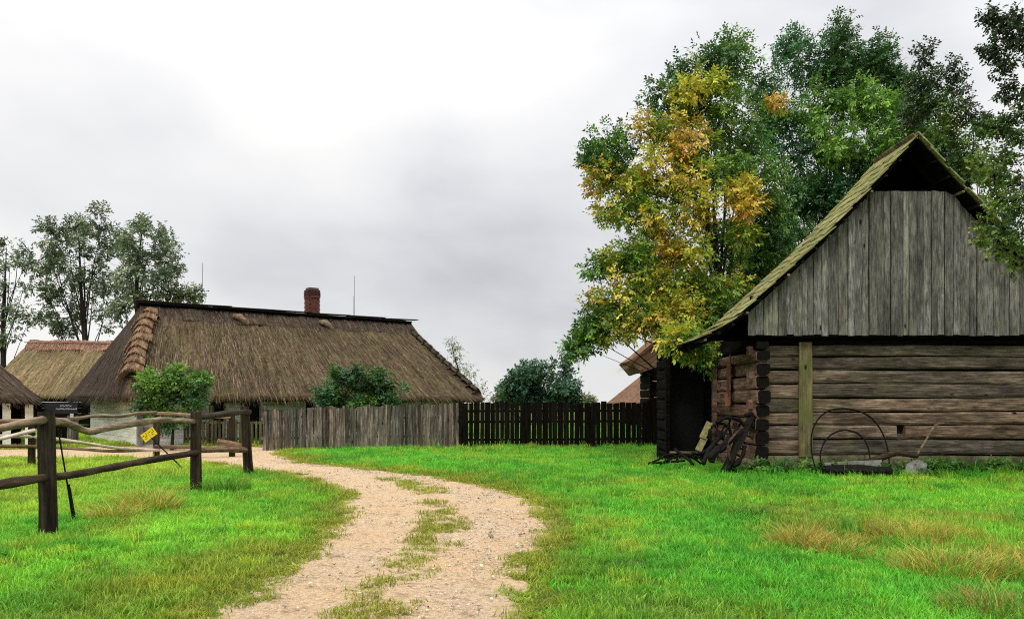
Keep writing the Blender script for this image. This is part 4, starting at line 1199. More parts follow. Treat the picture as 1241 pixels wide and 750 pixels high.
# ------------------------------------------------------------------ old implements at the barn
def curve(pts, n=5):
    pts = [Vector(p) for p in pts]; out = []
    for i in range(len(pts) - 1):
        p0 = pts[max(i - 1, 0)]; p1 = pts[i]; p2 = pts[i + 1]; p3 = pts[min(i + 2, len(pts) - 1)]
        for k in range(n):
            t = k / n
            out.append(.5 * ((2 * p1) + (p2 - p0) * t + (2 * p0 - 5 * p1 + 4 * p2 - p3) * t * t + (3 * p1 - p0 - 3 * p2 + p3) * t ** 3))
    out.append(pts[-1]); return out
pl_ = thing('old_plough', 'rusty hooped horse plough with curved handle against the log wall', 'plough', tuple(P(1035, 488, 18.55) - Vector((0, 0, EYE))))
plo = pl_.location.copy()
def q_(x, y, d): return P(x, y, d) - plo
for arc, r_ in (([(992, 578, 18.45), (984, 550, 18.5), (985, 520, 18.6), (1000, 500, 18.75), (1024, 495, 18.8), (1050, 502, 18.78), (1067, 520, 18.7), (1076, 545, 18.6), (1078, 572, 18.5)], .014),
                ([(998, 576, 18.3), (994, 552, 18.35), (1000, 534, 18.42), (1012, 524, 18.5), (1026, 521, 18.5), (1042, 527, 18.48), (1052, 542, 18.4), (1056, 570, 18.3)], .014)):
    m = MB(); c = curve([q_(*p) for p in arc]); m.tube(c, [r_ * (1 + .5 * math.sin(math.pi * i / len(c)) ** 2) for i in range(len(c))], 7); m.build('hoop', M['iron'], pl_, smooth=True)
m = MB(); m.tube(curve([q_(1000, 566, 18.4), q_(1040, 562, 18.35), q_(1075, 552, 18.35), q_(1085, 549, 18.4), q_(1112, 552, 18.45)], 4), [.07] * 9 + [.075] * 4 + [.06] * 4, 8, True, .1); m.build('beam', M['rail_dark'], pl_, smooth=True)
m = MB(); m.tube(curve([q_(1108, 556, 18.45), q_(1118, 540, 18.5), q_(1130, 520, 18.6), q_(1136, 514, 18.62), q_(1145, 513, 18.62)], 4), .028, 7); m.build('handle', M['rail'], pl_, smooth=True)
V = [q_(1096, 578, 18.35), q_(1122, 574, 18.35), q_(1124, 562, 18.4), q_(1112, 556, 18.45), q_(1099, 562, 18.42)]
V2 = [v + Vector((0, .05, 0)) for v in V]
obj('mouldboard', py_mesh('mouldboard', V + V2, [(0, 1, 2, 3, 4), (9, 8, 7, 6, 5)] + [(i, i + 5, (i + 1) % 5 + 5, (i + 1) % 5) for i in range(5)]), M['stone'], pl_)
m = MB(); m.tube(curve([q_(1052, 566, 18.36), q_(1070, 556, 18.36), q_(1088, 550, 18.36)], 3), .03, 6); m.build('brace', M['iron'], pl_)
sk = thing('wooden_skid', 'dark rotten log skid lying in grass under the hooped plough', 'log', tuple(P(1040, 488, 18.2) - Vector((0, 0, EYE))))
m = MB(); m.tube([(-.75, 0, .13), (-.4, .02, .10), (0, 0, .12), (.4, -.03, .09), (.72, 0, .10)], [.10, .13, .12, .12, .08], 8, True, .14); m.build('trunk', M['black_wood'], sk)
m = MB(); m.bar((-.7, .12, .20), (.55, .10, .27), .14, .10); m.build('slab', M['stone'], sk)

im = thing('harrow', 'black toothed wooden harrow leaning at the barn corner', 'harrow', tuple(P(888, 488, 18.7) - Vector((0, 0, EYE))))
io = im.location.copy()
def h_(x, y, d): return P(x, y, d) - io
b = MB(); b.tube([h_(876, 574, 18.45), h_(884, 560, 18.5), h_(889, 548, 18.6), h_(897, 532, 18.72), h_(904, 518, 18.85), h_(911, 506, 18.95)], [.09, .115, .10, .12, .10, .085], 7, True, .22); bm0 = b.build('beam', M['black_wood'], im)
for pts in ([(868, 512, 18.7), (880, 506, 18.75), (896, 509, 18.8), (905, 520, 18.8)], [(889, 566, 18.4), (900, 552, 18.5), (902, 540, 18.6)], [(872, 548, 18.5), (884, 536, 18.5), (892, 522, 18.6), (890, 512, 18.7)]):
    b = MB(); b.tube(curve([h_(*p) for p in pts], 4), [.035 + .012 * (i % 3) for i in range(13)][:4 * (len(pts) - 1) + 1], 6, True, .2); b.build('linkage', M['iron'], im, smooth=True)
for k in range(7):
    t_ = .12 + k * .12; c = h_(878, 573, 18.45).lerp(h_(910, 507, 18.95), t_)
    b = MB(); b.tube([c + Vector((.05, 0, -.03)), c + Vector((.20, -.04, -.12))], [.028, .012], 6); b.build('tooth', M['iron'], im)
b = MB(); b.tube(curve([h_(903, 504, 18.9), h_(911, 502, 18.92), h_(916, 510, 18.9), h_(912, 518, 18.88)], 3), .05, 7); b.build('ring', M['iron'], im, smooth=True)
b = MB(); b.tube(curve([h_(885, 558, 18.35), h_(882, 540, 18.4), h_(890, 527, 18.45), h_(900, 518, 18.6)], 3), [.03] * 10, 6); b.build('brace', M['rail_dark'], im, smooth=True)
cu = thing('cultivator', 'iron cultivator with spoked drum and pale yellow board near barn corner', 'implement', tuple(P(862, 488, 19.0) - Vector((0, 0, EYE))))
io = cu.location.copy()
for (a0, a1) in (((846, 546, 18.8), (854, 530, 18.95)), ((851, 531, 18.9), (860, 512, 19.1))):
    b = MB(); b.bar(h_(*a0), h_(*a1), .045, .15, (0, -.6, .4)); b.build('board', M['olive_board'], cu)
# drum: rim, hub, spokes
dr = h_(872, 526, 18.9)
rim = MB(); rim.tube([dr + Vector((.25 * math.cos(a), -.04, .25 * math.sin(a))) for a in np.linspace(0, 6.283, 17)], .035, 6, False); rim.build('drum_rim', M['iron'], cu, smooth=True)
hub = MB(); hub.tube([dr + Vector((0, -.10, 0)), dr + Vector((0, .14, 0))], .09, 9); hub.build('hub', M['black_wood'], cu)
for k in range(6):
    a = k * math.pi / 3; s2 = MB(); s2.bar(dr + Vector((0, -.03, 0)), dr + Vector((.24 * math.cos(a), -.03, .24 * math.sin(a))), .03, .03, (0, 1, 0)); s2.build('spoke', M['iron'], cu)
for pts, r_, mt in (([(876, 530, 18.8), (883, 515, 18.85), (884, 507, 18.9), (875, 506, 18.9), (869, 508, 18.9)], .03, 'iron'),
                    ([(884, 507, 18.9), (893, 506, 18.9), (898, 510, 18.9), (895, 517, 18.9)], .028, 'iron'),
                    ([(852, 562, 18.6), (858, 548, 18.7), (866, 536, 18.8), (874, 526, 18.9)], .055, 'black_wood'),
                    ([(862, 560, 18.5), (866, 548, 18.55), (876, 540, 18.6), (884, 530, 18.7)], .07, 'black_wood'),
                    ([(846, 549, 18.8), (856, 546, 18.8), (872, 530, 18.85)], .045, 'iron')):
    b = MB(); b.tube(curve([h_(*p) for p in pts], 4), r_, 7, True, .1); b.build('arm', M[mt], cu, smooth=True)
b = MB(); b.tube(curve([h_(858, 556, 18.5), h_(866, 548, 18.5), h_(872, 541, 18.55)], 3), [.06, .08, .09, .09, .09, .08, .06], 8, True, .12); b.build('weight', M['black_wood'], cu)
sp = thing('spring_rake', 'curved iron tines of an old rake lying in grass before the shed', 'rake', tuple(P(815, 488, 20.6) - Vector((0, 0, EYE))))
io = sp.location.copy()
for pts, r_, mt in (([(785, 562, 20.6), (797, 557, 20.6), (808, 551, 20.7), (818, 552, 20.7), (822, 560, 20.6)], .028, 'iron'),
                    ([(800, 562, 20.4), (812, 556, 20.5), (824, 552, 20.6), (838, 554, 20.6), (850, 562, 20.5)], .026, 'iron'),
                    ([(818, 544, 20.9), (824, 549, 20.7), (834, 556, 20.5), (840, 563, 20.3)], .04, 'black_wood'),
                    ([(826, 552, 20.6), (840, 551, 20.5), (850, 557, 20.4), (853, 565, 20.2)], .024, 'iron'),
                    ([(787, 561, 20.5), (806, 560, 20.5), (830, 558, 20.5)], .03, 'black_wood')):
    b = MB(); b.tube(curve([h_(*p) for p in pts], 4), r_, 6); b.build('tine' if mt == 'iron' else 'bar', M[mt], sp, smooth=True)

# ------------------------------------------------------------------ trees and shrubs
def unit(a): return a / np.maximum(np.linalg.norm(a, axis=-1, keepdims=True), 1e-9)
def leaves(centres, radii, counts, cols, rg, spray=5, ll=.10, lw=.032, droop=.35, sprlen=.22, jitter=.3, rnd=False):
    """centres of leafy twig ends (n,3), gaussian radius, sprays per end, colour per end -> V, F, C"""
    idx = np.repeat(np.arange(len(centres)), counts); S = len(idx)
    off = rg.normal(0, 1, (S, 3)); off = unit(off) * (rg.random((S, 1)) ** .5) * radii[idx][:, None]
    off[:, 2] *= .8
    p = centres[idx] + off
    d = unit(off + rg.normal(0, .5, (S, 3)) * radii[idx][:, None] + np.array((0, 0, .12)) * radii[idx][:, None])
    d[:, 2] -= droop * rg.random(S); d = unit(d)
    side = unit(np.cross(d, np.array((0, 0, 1.0)) + rg.normal(0, .35, (S, 3))))
    up = np.cross(side, d)
    Vs = []; Cs = []
    base = cols[idx] * rg.uniform(1 - jitter, 1 + jitter, (S, 1)) * (1 + rg.normal(0, .06, (S, 3)))
    for k in range(spray):
        t = (k + .6) / spray
        sgn = 0 if k == spray - 1 else (1 if k % 2 else -1)
        a = p + d * (sprlen * t)[..., None] if np.ndim(t) else p + d * sprlen * t
        dr = unit(d * (.75 if sgn else 1) + side * (sgn * .85) + up * rg.normal(0, .25, (S, 1)) + np.array((0, 0, -.25)) * rg.random((S, 1)))
        sd = unit(np.cross(dr, up + rg.normal(0, .3, (S, 3))))
        L = ll * rg.uniform(.7, 1.25, (S, 1)); Wd = lw * rg.uniform(.75, 1.25, (S, 1))
        q = np.stack([a, a + dr * L * .45 + sd * Wd, a + dr * L + np.array((0, 0, -.12)) * L, a + dr * L * .45 - sd * Wd], 1)
        Vs.append(q.reshape(-1, 3))
        c = base * rg.uniform(.85, 1.15, (S, 1)); Cs.append(np.repeat(c, 4, 0))
    V = np.concatenate(Vs); C = np.concatenate(Cs)
    return V, np.arange(len(V)).reshape(-1, 4), np.clip(C, .002, .9)

def make_tree(name, label, cat, base, trunk, clumps, colf, sub=9, per=14, tw_r=.42, ll=.10, lw=.032, spray=5, droop=.35, sprlen=.22, trunk_r=.16,
              seed=1, group=None, squash=1.0, limb_every=1, twig=True, limb_from=None, bark=None):
    """trunk: list of world points. clumps: (x,y,d,rx,ry[,key]) pixels of the photograph at distance d. colf(rng, clump_index, key, pos)->colour"""
    rg = np.random.default_rng(seed); rd = random.Random(seed)
    b0 = Vector(base)
    root = thing(name, label, cat, tuple(b0), 0, group)
    bark = bark or M['bark']
    tr = [Vector(p) for p in trunk]
    cl = curve(tr, 4)
    m = MB(); nT = len(cl)
    m.tube([p - b0 for p in cl], [trunk_r * (1.12 - 1.04 * i / (nT - 1)) for i in range(nT)], 9, True, .06); m.build('trunk', bark, root, smooth=True)
    centres = []; rad = []; cols = []
    tw = MB()
    for ci, c in enumerate(clumps):
        x, y, d, rx, ry = c[:5]; key = c[5] if len(c) > 5 else None
        cen = P(x, y, d); ax = rx / FPX * d; az = ry / FPX * d; ay = (ax + az) * .5 * squash
        if ci % limb_every == 0:
            # limb from the trunk up to the clump
            zt_ = b0.z + (cen.z - b0.z) * rd.uniform(.35, .62)
            j = min(range(nT), key=lambda i: abs(cl[i].z - zt_)); s0 = cl[j]
            mid = s0.lerp(cen, .5) + Vector((rd.uniform(-.2, .2), rd.uniform(-.2, .2), rd.uniform(-.1, .35))) * (cen - s0).length * .25
            pts = curve([s0, mid, cen], 4)
            r0 = trunk_r * .26 * min(1, ax / .6) * min(1, (cen - s0).length / 4 + .35)
            lm = MB(); lm.tube([p - b0 for p in pts], [r0 * (1 - .8 * i / (len(pts) - 1)) for i in range(len(pts))], 6); lm.build('limb', bark, root, smooth=True)
        nsub = max(2, int(sub * max(.35, (ax * az) ** .5)))
        for _ in range(nsub):
            v = rg.normal(0, 1, 3); v /= np.linalg.norm(v); v *= rg.random() ** .42
            pcen = np.array(cen) + v * np.array((ax, ay, az))
            centres.append(pcen); rad.append(tw_r * rg.uniform(.6, 1.25) * (.5 if key == 'o' else 1)); cols.append(colf(rg, ci, key, pcen))
            if rg.random() < .30 and min(ax, az) > .2:
                w_ = v / np.linalg.norm(v); w_[2] = abs(w_[2]) * .8 if rg.random() < .7 else w_[2]
                for q in (1.05, 1.25):
                    centres.append(np.array(cen) + w_ * q * np.array((ax, ay, az))); rad.append(tw_r * (.42 if q < 1.2 else .28)); cols.append(cols[-1])
            if twig:
                a = cen.lerp(Vector(pcen), rd.uniform(-.15, .25)) - b0; e = Vector(pcen) - b0
                tw.tube([a, a.lerp(e, .55) + Vector((0, 0, .06)), e + (e - a) * .2], [trunk_r * .06 + .006, .010, .005], 4, False)
    if twig: tw.build('twigs', bark, root, kind='stuff')
    centres = np.array(centres); rad = np.array(rad); cols = np.array(cols)
    counts = np.maximum(2, (per * (rad / tw_r) ** 2 * rg.uniform(.7, 1.3, len(rad))).astype(int))
    V, F, C = leaves(centres, rad, counts, cols, rg, spray, ll, lw, droop, sprlen)
    V = V - np.array(b0)
    obj('crown', np_mesh('crown', V, F, C), M['leaf'], root)
    return root

GREEN = np.array((.11, .235, .035)); DGREEN = np.array((.045, .105, .028)); LGREEN = np.array((.21, .38, .06)); BGREEN = np.array((.075, .19, .075))
YEL = np.array((.64, .50, .07)); ORA = np.array((.66, .35, .07)); YG = np.array((.42, .46, .05)); BRO = np.array((.30, .14, .05))

RAMPC = np.array([DGREEN * 1.3, GREEN, (GREEN + LGREEN) / 2, YG, YEL, YEL * .6 + ORA * .4, ORA])
def ash_cols(rg, ci, key, p):
    v = {'d': .8, 'g': 1.5, 'm': 2.3, 'y': 3.15, 'o': 5.6, None: 2.4}[key]
    v += (float(fbm(p[0] * 1.35 + 7, p[2] * 1.35 + p[1] * .4, 61, 2)) - .5) * 5.2 * (.5 if key in ('d', 'g') else 1) + rg.normal(0, .85)
    v = min(max(v, 0), 5.99); i = int(v); f = v - i
    return (RAMPC[i] * (1 - f) + RAMPC[i + 1] * f) * rg.uniform(.8, 1.2)
yt = [(862, 88, 25.5, 34, 30, 'd'), (893, 72, 26, 20, 28, 'd'), (828, 95, 25.5, 16, 22, 'd'), (815, 128, 25, 32, 26, 'd'), (845, 120, 24.8, 38, 26, 'm'), (870, 140, 25, 42, 34, 'g'), (742, 184, 24.5, 20, 26, 'd'),
      (738, 214, 24.5, 22, 22, 'm'), (722, 188, 24.6, 8, 8, 'd'), (800, 168, 24.5, 32, 30, 'y'), (835, 180, 24.2, 38, 26, 'y'), (768, 225, 24.3, 28, 24, 'y'), (812, 222, 24, 42, 36, 'y'),
      (865, 210, 24.2, 42, 36, 'm'), (900, 175, 25.5, 38, 34, 'g'), (912, 220, 25.5, 36, 36, 'g'), (748, 252, 24.4, 24, 18, 'm'), (790, 268, 24, 36, 30, 'y'), (846, 255, 23.8, 36, 30, 'm'), (892, 242, 23.8, 28, 22, 'y'), (925, 255, 26, 30, 36, 'd'),
      (752, 318, 24.2, 32, 16, 'm'), (730, 320, 24.2, 14, 8, 'd'), (785, 310, 24, 34, 28, 'y'), (835, 310, 23.8, 38, 30, 'm'), (885, 300, 25.5, 38, 34, 'g'), (920, 300, 27, 30, 30, 'd'), (772, 345, 23.8, 36, 26, 'y'), (822, 352, 23.6, 40, 28, 'y'),
      (868, 350, 24, 34, 28, 'm'), (745, 365, 23.9, 24, 18, 'y'), (770, 376, 23.6, 34, 20, 'y'), (812, 378, 23.4, 34, 20, 'y'), (852, 385, 23.6, 28, 24, 'm'), (730, 390, 23.8, 22, 12, 'g'), (746, 400, 23.6, 22, 12, 'y'),
      (795, 394, 23.3, 26, 10, 'y'), (824, 410, 20.5, 13, 8, 'g'), (834, 424, 20.6, 8, 6, 'm'), (836, 406, 23.2, 18, 12, 'g'), (850, 424, 22.2, 14, 12, 'g'), (700, 418, 23.9, 9, 6, 'd'), (716, 408, 23.9, 14, 10, 'g'), (938, 124, 25.2, 7, 3, 'o'), (900, 285, 23.8, 14, 8, 'y'), (870, 380, 23.6, 10, 8, 'y')]
tb = Vector((6.45, 25.6, 0))
make_tree('ash_tree', 'tall ash tree turning yellow and orange beside the barn roof', 'tree', tb,
          [tb, (6.4, 25.5, 2.5), P(872, 340, 25.4), P(862, 300, 25.2), P(855, 240, 25.1), P(858, 170, 25.2), P(862, 110, 25.4)], yt, ash_cols,
          sub=20, per=33, tw_r=.40, ll=.125, lw=.034, spray=5, trunk_r=.19, seed=4, squash=.95)
def g_cols(rg, ci, key, p):
    r = rg.random()
    if key == 'd': return DGREEN * rg.uniform(1.1, 1.9)
    if key in ('l', 'g'): return (LGREEN if r < (.55 if key == 'l' else .2) else GREEN) * rg.uniform(.85, 1.25)
    if key == 'b': return BGREEN * rg.uniform(.8, 1.4)
    return (GREEN if r < .6 else BGREEN if r < .85 else LGREEN) * rg.uniform(.8, 1.3)
gt = [(972, 78, 30, 28, 36, 'b'), (960, 60, 30, 10, 20, 'b'), (1015, 55, 30, 18, 34, 'd'), (1005, 90, 30, 26, 30, 'd'), (1040, 85, 30, 30, 34, 'd'), (1066, 62, 30, 12, 32, 'd'), (1080, 105, 30, 20, 30, 'd'), (1092, 85, 30, 8, 20, 'd'), (925, 105, 29, 26, 16, 'd'),
      (950, 140, 29, 34, 26), (1000, 130, 29, 34, 28, 'l'), (1045, 125, 28.8, 34, 26, 'l'), (960, 190, 29, 36, 30, 'b'), (1010, 175, 28.6, 40, 28, 'l'), (1055, 170, 28.8, 36, 28, 'l'), (1098, 140, 29, 28, 26),
      (975, 238, 29, 34, 28, 'd'), (1025, 222, 29, 38, 30, 'b'), (950, 270, 29.5, 28, 24, 'd'), (1000, 255, 29.5, 30, 18, 'b'), (1070, 205, 29.2, 30, 24, 'b'), (930, 160, 29, 22, 24, 'b'), (1090, 170, 30, 28, 24, 'b'), (1140, 190, 30, 26, 24, 'b'), (1165, 215, 30, 26, 22, 'b'), (1120, 165, 30, 26, 22, 'l'), (935, 300, 27.5, 26, 20, 'g'), (965, 285, 28, 26, 18, 'd'), (915, 325, 27, 24, 16, 'd'), (995, 235, 29, 26, 20, 'b'), (1045, 195, 29, 26, 18, 'b'), (895, 355, 26.5, 18, 14, 'd')]
gb = Vector((11.6, 30.5, 0))
make_tree('ash_tree', 'tall dark green ash tree rising behind the barn ridge', 'tree', gb,
          [gb, (11.6, 30.4, 4), P(1010, 260, 30), P(1015, 200, 30), P(1020, 140, 30), P(1030, 70, 30)], gt, g_cols, sub=18, per=36, tw_r=.44, ll=.13, lw=.034, spray=5, trunk_r=.2, seed=9, squash=.9)
def p_cols(rg, ci, key, p):
    r = rg.random()
    if key == 'k': return np.array((.040, .066, .026)) * rg.uniform(.7, 1.5)
    if key == 'l': return (np.array((.20, .28, .05)) if r < .5 else np.array((.12, .20, .04))) * rg.uniform(.7, 1.3)
    return (np.array((.075, .14, .04)) if r < .6 else np.array((.14, .22, .045))) * rg.uniform(.7, 1.3)
pt = [(1118, 115, 25, 18, 26, 'k'), (1119, 70, 25, 4, 16, 'k'), (1122, 95, 25, 12, 14), (1135, 130, 25, 20, 20), (1158, 118, 25, 14, 16, 'k'), (1155, 84, 25, 4, 14, 'k'), (1170, 145, 24.5, 18, 14, 'k'), (1150, 160, 24.5, 26, 20, 'l'), (1180, 185, 24.2, 26, 24, 'l'),
      (1190, 150, 24.2, 14, 10, 'k'), (1165, 200, 24.5, 24, 20), (1200, 215, 24, 20, 20, 'l'), (1105, 150, 25, 14, 16, 'k'), (1195, 245, 24, 18, 16, 'l'), (1225, 250, 24, 18, 18)]
pb = Vector((14.3, 25.0, 0))
make_tree('pear_tree', 'bushy pear tree with thin upright shoots behind the right barn slope', 'tree', pb,
          [pb, (14.1, 25, 3), P(1175, 240, 24.8), P(1160, 180, 24.8), P(1140, 140, 24.9)], pt, p_cols, sub=16, per=34, tw_r=.32, ll=.09, lw=.036, spray=4, sprlen=.16, trunk_r=.13, seed=15)
rt = [(1232, 20, 14, 14, 16, 'k'), (1215, 30, 14, 8, 5, 'k'), (1198, 20, 14, 2.5, 10, 'k'), (1230, 48, 14, 12, 10, 'k'), (1203, 62, 14, 9, 7, 'k'), (1212, 82, 14, 11, 11, 'k'), (1224, 108, 14, 12, 12, 'k'), (1236, 135, 14, 10, 12),
      (1232, 165, 14, 10, 10), (1222, 190, 14, 10, 7), (1205, 160, 14.2, 10, 6), (1195, 152, 14.4, 6, 5), (1215, 150, 14.2, 8, 7), (1225, 225, 14.2, 14, 12), (1205, 215, 14.4, 12, 10, 'l'), (1190, 205, 14.8, 8, 8, 'l'), (1232, 250, 14, 12, 12),
      (1210, 245, 14.4, 12, 10, 'l'), (1195, 268, 14.6, 10, 10, 'l'), (1218, 280, 14.3, 14, 12), (1235, 290, 14, 12, 14), (1212, 305, 14.4, 12, 12, 'l'), (1232, 322, 14.2, 10, 14, 'l'), (1190, 290, 14.8, 5, 5, 'l'), (1255, 60, 14, 16, 16, 'k'), (1258, 120, 14, 18, 20, 'k'),
      (1258, 180, 14, 18, 20), (1258, 250, 14, 18, 22), (1256, 310, 14, 18, 18, 'l'), (1290, 60, 14, 30, 40, 'k'), (1300, 150, 14, 34, 40), (1305, 240, 14, 34, 36), (1340, 100, 14, 40, 50), (1340, 200, 14, 40, 50)]
rb_ = Vector((10.4, 14.4, 0))
make_tree('pear_tree', 'dark-leaved pear tree leaning in over the right side of the barn gable', 'tree', rb_,
          [rb_, (10.3, 14.3, 1.6), P(1340, 300, 14.2), P(1325, 180, 14.1), P(1310, 60, 14)], rt, p_cols, sub=26, per=12, tw_r=.13, ll=.058, lw=.024, spray=4, sprlen=.10, trunk_r=.13, seed=21)

def pop_cols(rg, ci, key, p):
    r = rg.random()
    if key == 'l': return np.array((.15, .20, .07)) * rg.uniform(.7, 1.3)
    return (np.array((.12, .165, .085)) if r < .55 else np.array((.20, .25, .13))) * rg.uniform(.7, 1.4)
def far_tree(label, bx, d, trunk, cl, **k):
    b = P(bx, 488, d); b.z = 0
    return make_tree('poplar_tree', label, 'tree', b, [b] + [P(x, y, d) for x, y in trunk], [(x, y, d + RNG.uniform(-1.5, 1.5), rx, ry, (kk[0] if kk else None)) for (x, y, rx, ry, *kk) in cl], pop_cols,
                     group='tall trees behind the farmhouse', **k)
far_tree('airy tree with bare forked trunk behind the yellow-brown thatched roof', 103, 62, [(103, 410), (99, 365), (97, 320), (95, 275)],
         [(62, 285, 10, 22), (82, 282, 14, 20), (100, 275, 9, 20), (124, 275, 12, 24), (60, 310, 18, 14), (92, 305, 20, 18), (125, 305, 16, 16), (50, 320, 10, 12), (75, 330, 22, 16), (112, 332, 22, 18), (62, 355, 16, 14), (95, 355, 24, 14), (132, 350, 16, 16), (55, 382, 14, 12), (85, 385, 20, 14), (128, 385, 18, 14), (70, 400, 18, 8)],
         sub=7, per=34, tw_r=.62, ll=.20, lw=.07, spray=4, sprlen=.3, trunk_r=.22, seed=31)
far_tree('fuller dark tree rising just left of the farmhouse ridge', 168, 58, [(168, 400), (166, 350), (170, 300), (172, 280)],
         [(172, 278, 10, 16), (150, 290, 9, 14), (168, 300, 18, 16), (192, 288, 12, 14), (210, 300, 12, 12), (195, 312, 20, 16), (155, 320, 16, 18), (180, 335, 24, 16), (208, 330, 16, 14), (148, 348, 16, 14), (172, 358, 22, 12), (200, 352, 20, 10), (225, 356, 16, 8, 'l'), (240, 352, 8, 6, 'l'), (215, 364, 16, 6, 'l'), (145, 372, 12, 10)],
         sub=8, per=34, tw_r=.58, ll=.20, lw=.07, spray=4, sprlen=.3, trunk_r=.2, seed=33)
far_tree('sparse tree with thin dark trunk beyond the low dark shed', 4, 60, [(4, 420), (4, 380), (6, 340), (8, 300)],
         [(2, 300, 10, 14), (22, 298, 10, 10), (12, 320, 16, 12), (32, 320, 10, 12), (-8, 325, 14, 16), (5, 350, 18, 12), (28, 350, 12, 12), (-5, 380, 14, 14), (20, 380, 14, 14), (8, 405, 16, 12), (32, 395, 8, 10), (-20, 350, 16, 30)],
         sub=5, per=26, tw_r=.58, ll=.19, lw=.065, spray=4, sprlen=.3, trunk_r=.2, seed=35)
def bush_cols(rg, ci, key, p):
    r = rg.random()
    if key == 'l': return (LGREEN if r < .5 else GREEN) * rg.uniform(.7, 1.1)
    if key == 'p': return np.array((.22, .26, .12)) * rg.uniform(.7, 1.2)
    return (BGREEN * .75 if r < .55 else GREEN * .7) * rg.uniform(.7, 1.3)
def haze_cols(rg, ci, key, p):
    return (np.array((.22, .26, .14)) if key == 'p' else np.array((.060, .135, .070)) if rg.random() < .6 else np.array((.09, .17, .085))) * rg.uniform(.75, 1.25)
fb_ = P(655, 488, 62); fb_.z = 0
make_tree('round_tree', 'round dark green tree showing above the black picket fence', 'tree', fb_, [fb_, P(655, 480, 62), P(655, 455, 62)],
          [(x, y, 62 + RNG.uniform(-1.5, 1.5), rx, ry, k) for x, y, rx, ry, k in ((640, 452, 15, 12, None), (660, 448, 16, 12, None), (685, 446, 5, 18, None), (625, 464, 14, 12, None), (648, 466, 24, 14, None), (675, 468, 22, 14, None), (615, 477, 14, 10, None), (640, 482, 26, 10, None), (670, 483, 26, 10, None), (697, 478, 12, 10, None), (700, 486, 14, 7, None), (604, 484, 8, 6, 'p'), (712, 487, 8, 5, 'p'), (655, 495, 40, 14, None))],
          haze_cols, sub=9, per=50, tw_r=.52, ll=.22, lw=.08, spray=4, sprlen=.3, trunk_r=.2, seed=41)
pb_ = P(560, 488, 66); pb_.z = 0
make_tree('birch_tree', 'pale wispy tree beyond the right end of the farmhouse roof', 'tree', pb_, [pb_, P(558, 460, 66), P(550, 430, 66), P(546, 412, 66)],
          [(x, y, 66, rx, ry, 'p') for x, y, rx, ry in ((543, 414, 8, 8), (550, 424, 9, 8), (556, 436, 9, 7), (565, 444, 10, 8), (572, 455, 9, 8), (578, 466, 9, 8), (583, 478, 8, 8), (560, 462, 14, 14))], bush_cols, sub=4, per=16, tw_r=.5, ll=.17, lw=.05, spray=4, sprlen=.3, trunk_r=.1, seed=43)
def shrub(label, bx, d, cl, seed, **k):
    b = P(bx, 488, d); b.z = 0
    return make_tree('shrub', label, 'shrub', b, [b, P(bx + 2, 515, d), P(bx, 490, d)], [(x, y, d + RNG.uniform(-.5, .5), rx, ry, (kk[0] if kk else None)) for (x, y, rx, ry, *kk) in cl], bush_cols, seed=seed, **k)
shrub('bushy green shrub with light shoots at the farmhouse corner', 208, 28.0,
      [(190, 462, 18, 12, 'l'), (212, 457, 18, 12, 'l'), (235, 464, 14, 10, 'l'), (185, 472, 16, 14), (208, 472, 24, 16), (235, 474, 16, 14), (195, 488, 22, 12), (225, 488, 20, 12), (205, 505, 24, 14), (178, 495, 10, 10), (242, 462, 8, 6, 'l'), (180, 462, 8, 8, 'l')], 51, sub=22, per=30, tw_r=.25, ll=.10, lw=.032, spray=5, sprlen=.17, trunk_r=.06, squash=.8)
shrub('round dark lilac shrub behind the grey picket fence', 435, 32.0,
      [(410, 458, 18, 12), (435, 455, 20, 11), (460, 460, 18, 12), (395, 474, 14, 14), (420, 474, 22, 14), (450, 474, 22, 14), (475, 474, 14, 13), (405, 488, 20, 12), (435, 490, 26, 12), (468, 488, 20, 12), (435, 512, 40, 16)], 53, sub=22, per=34, tw_r=.27, ll=.085, lw=.04, spray=4, sprlen=.15, trunk_r=.06, squash=.8)

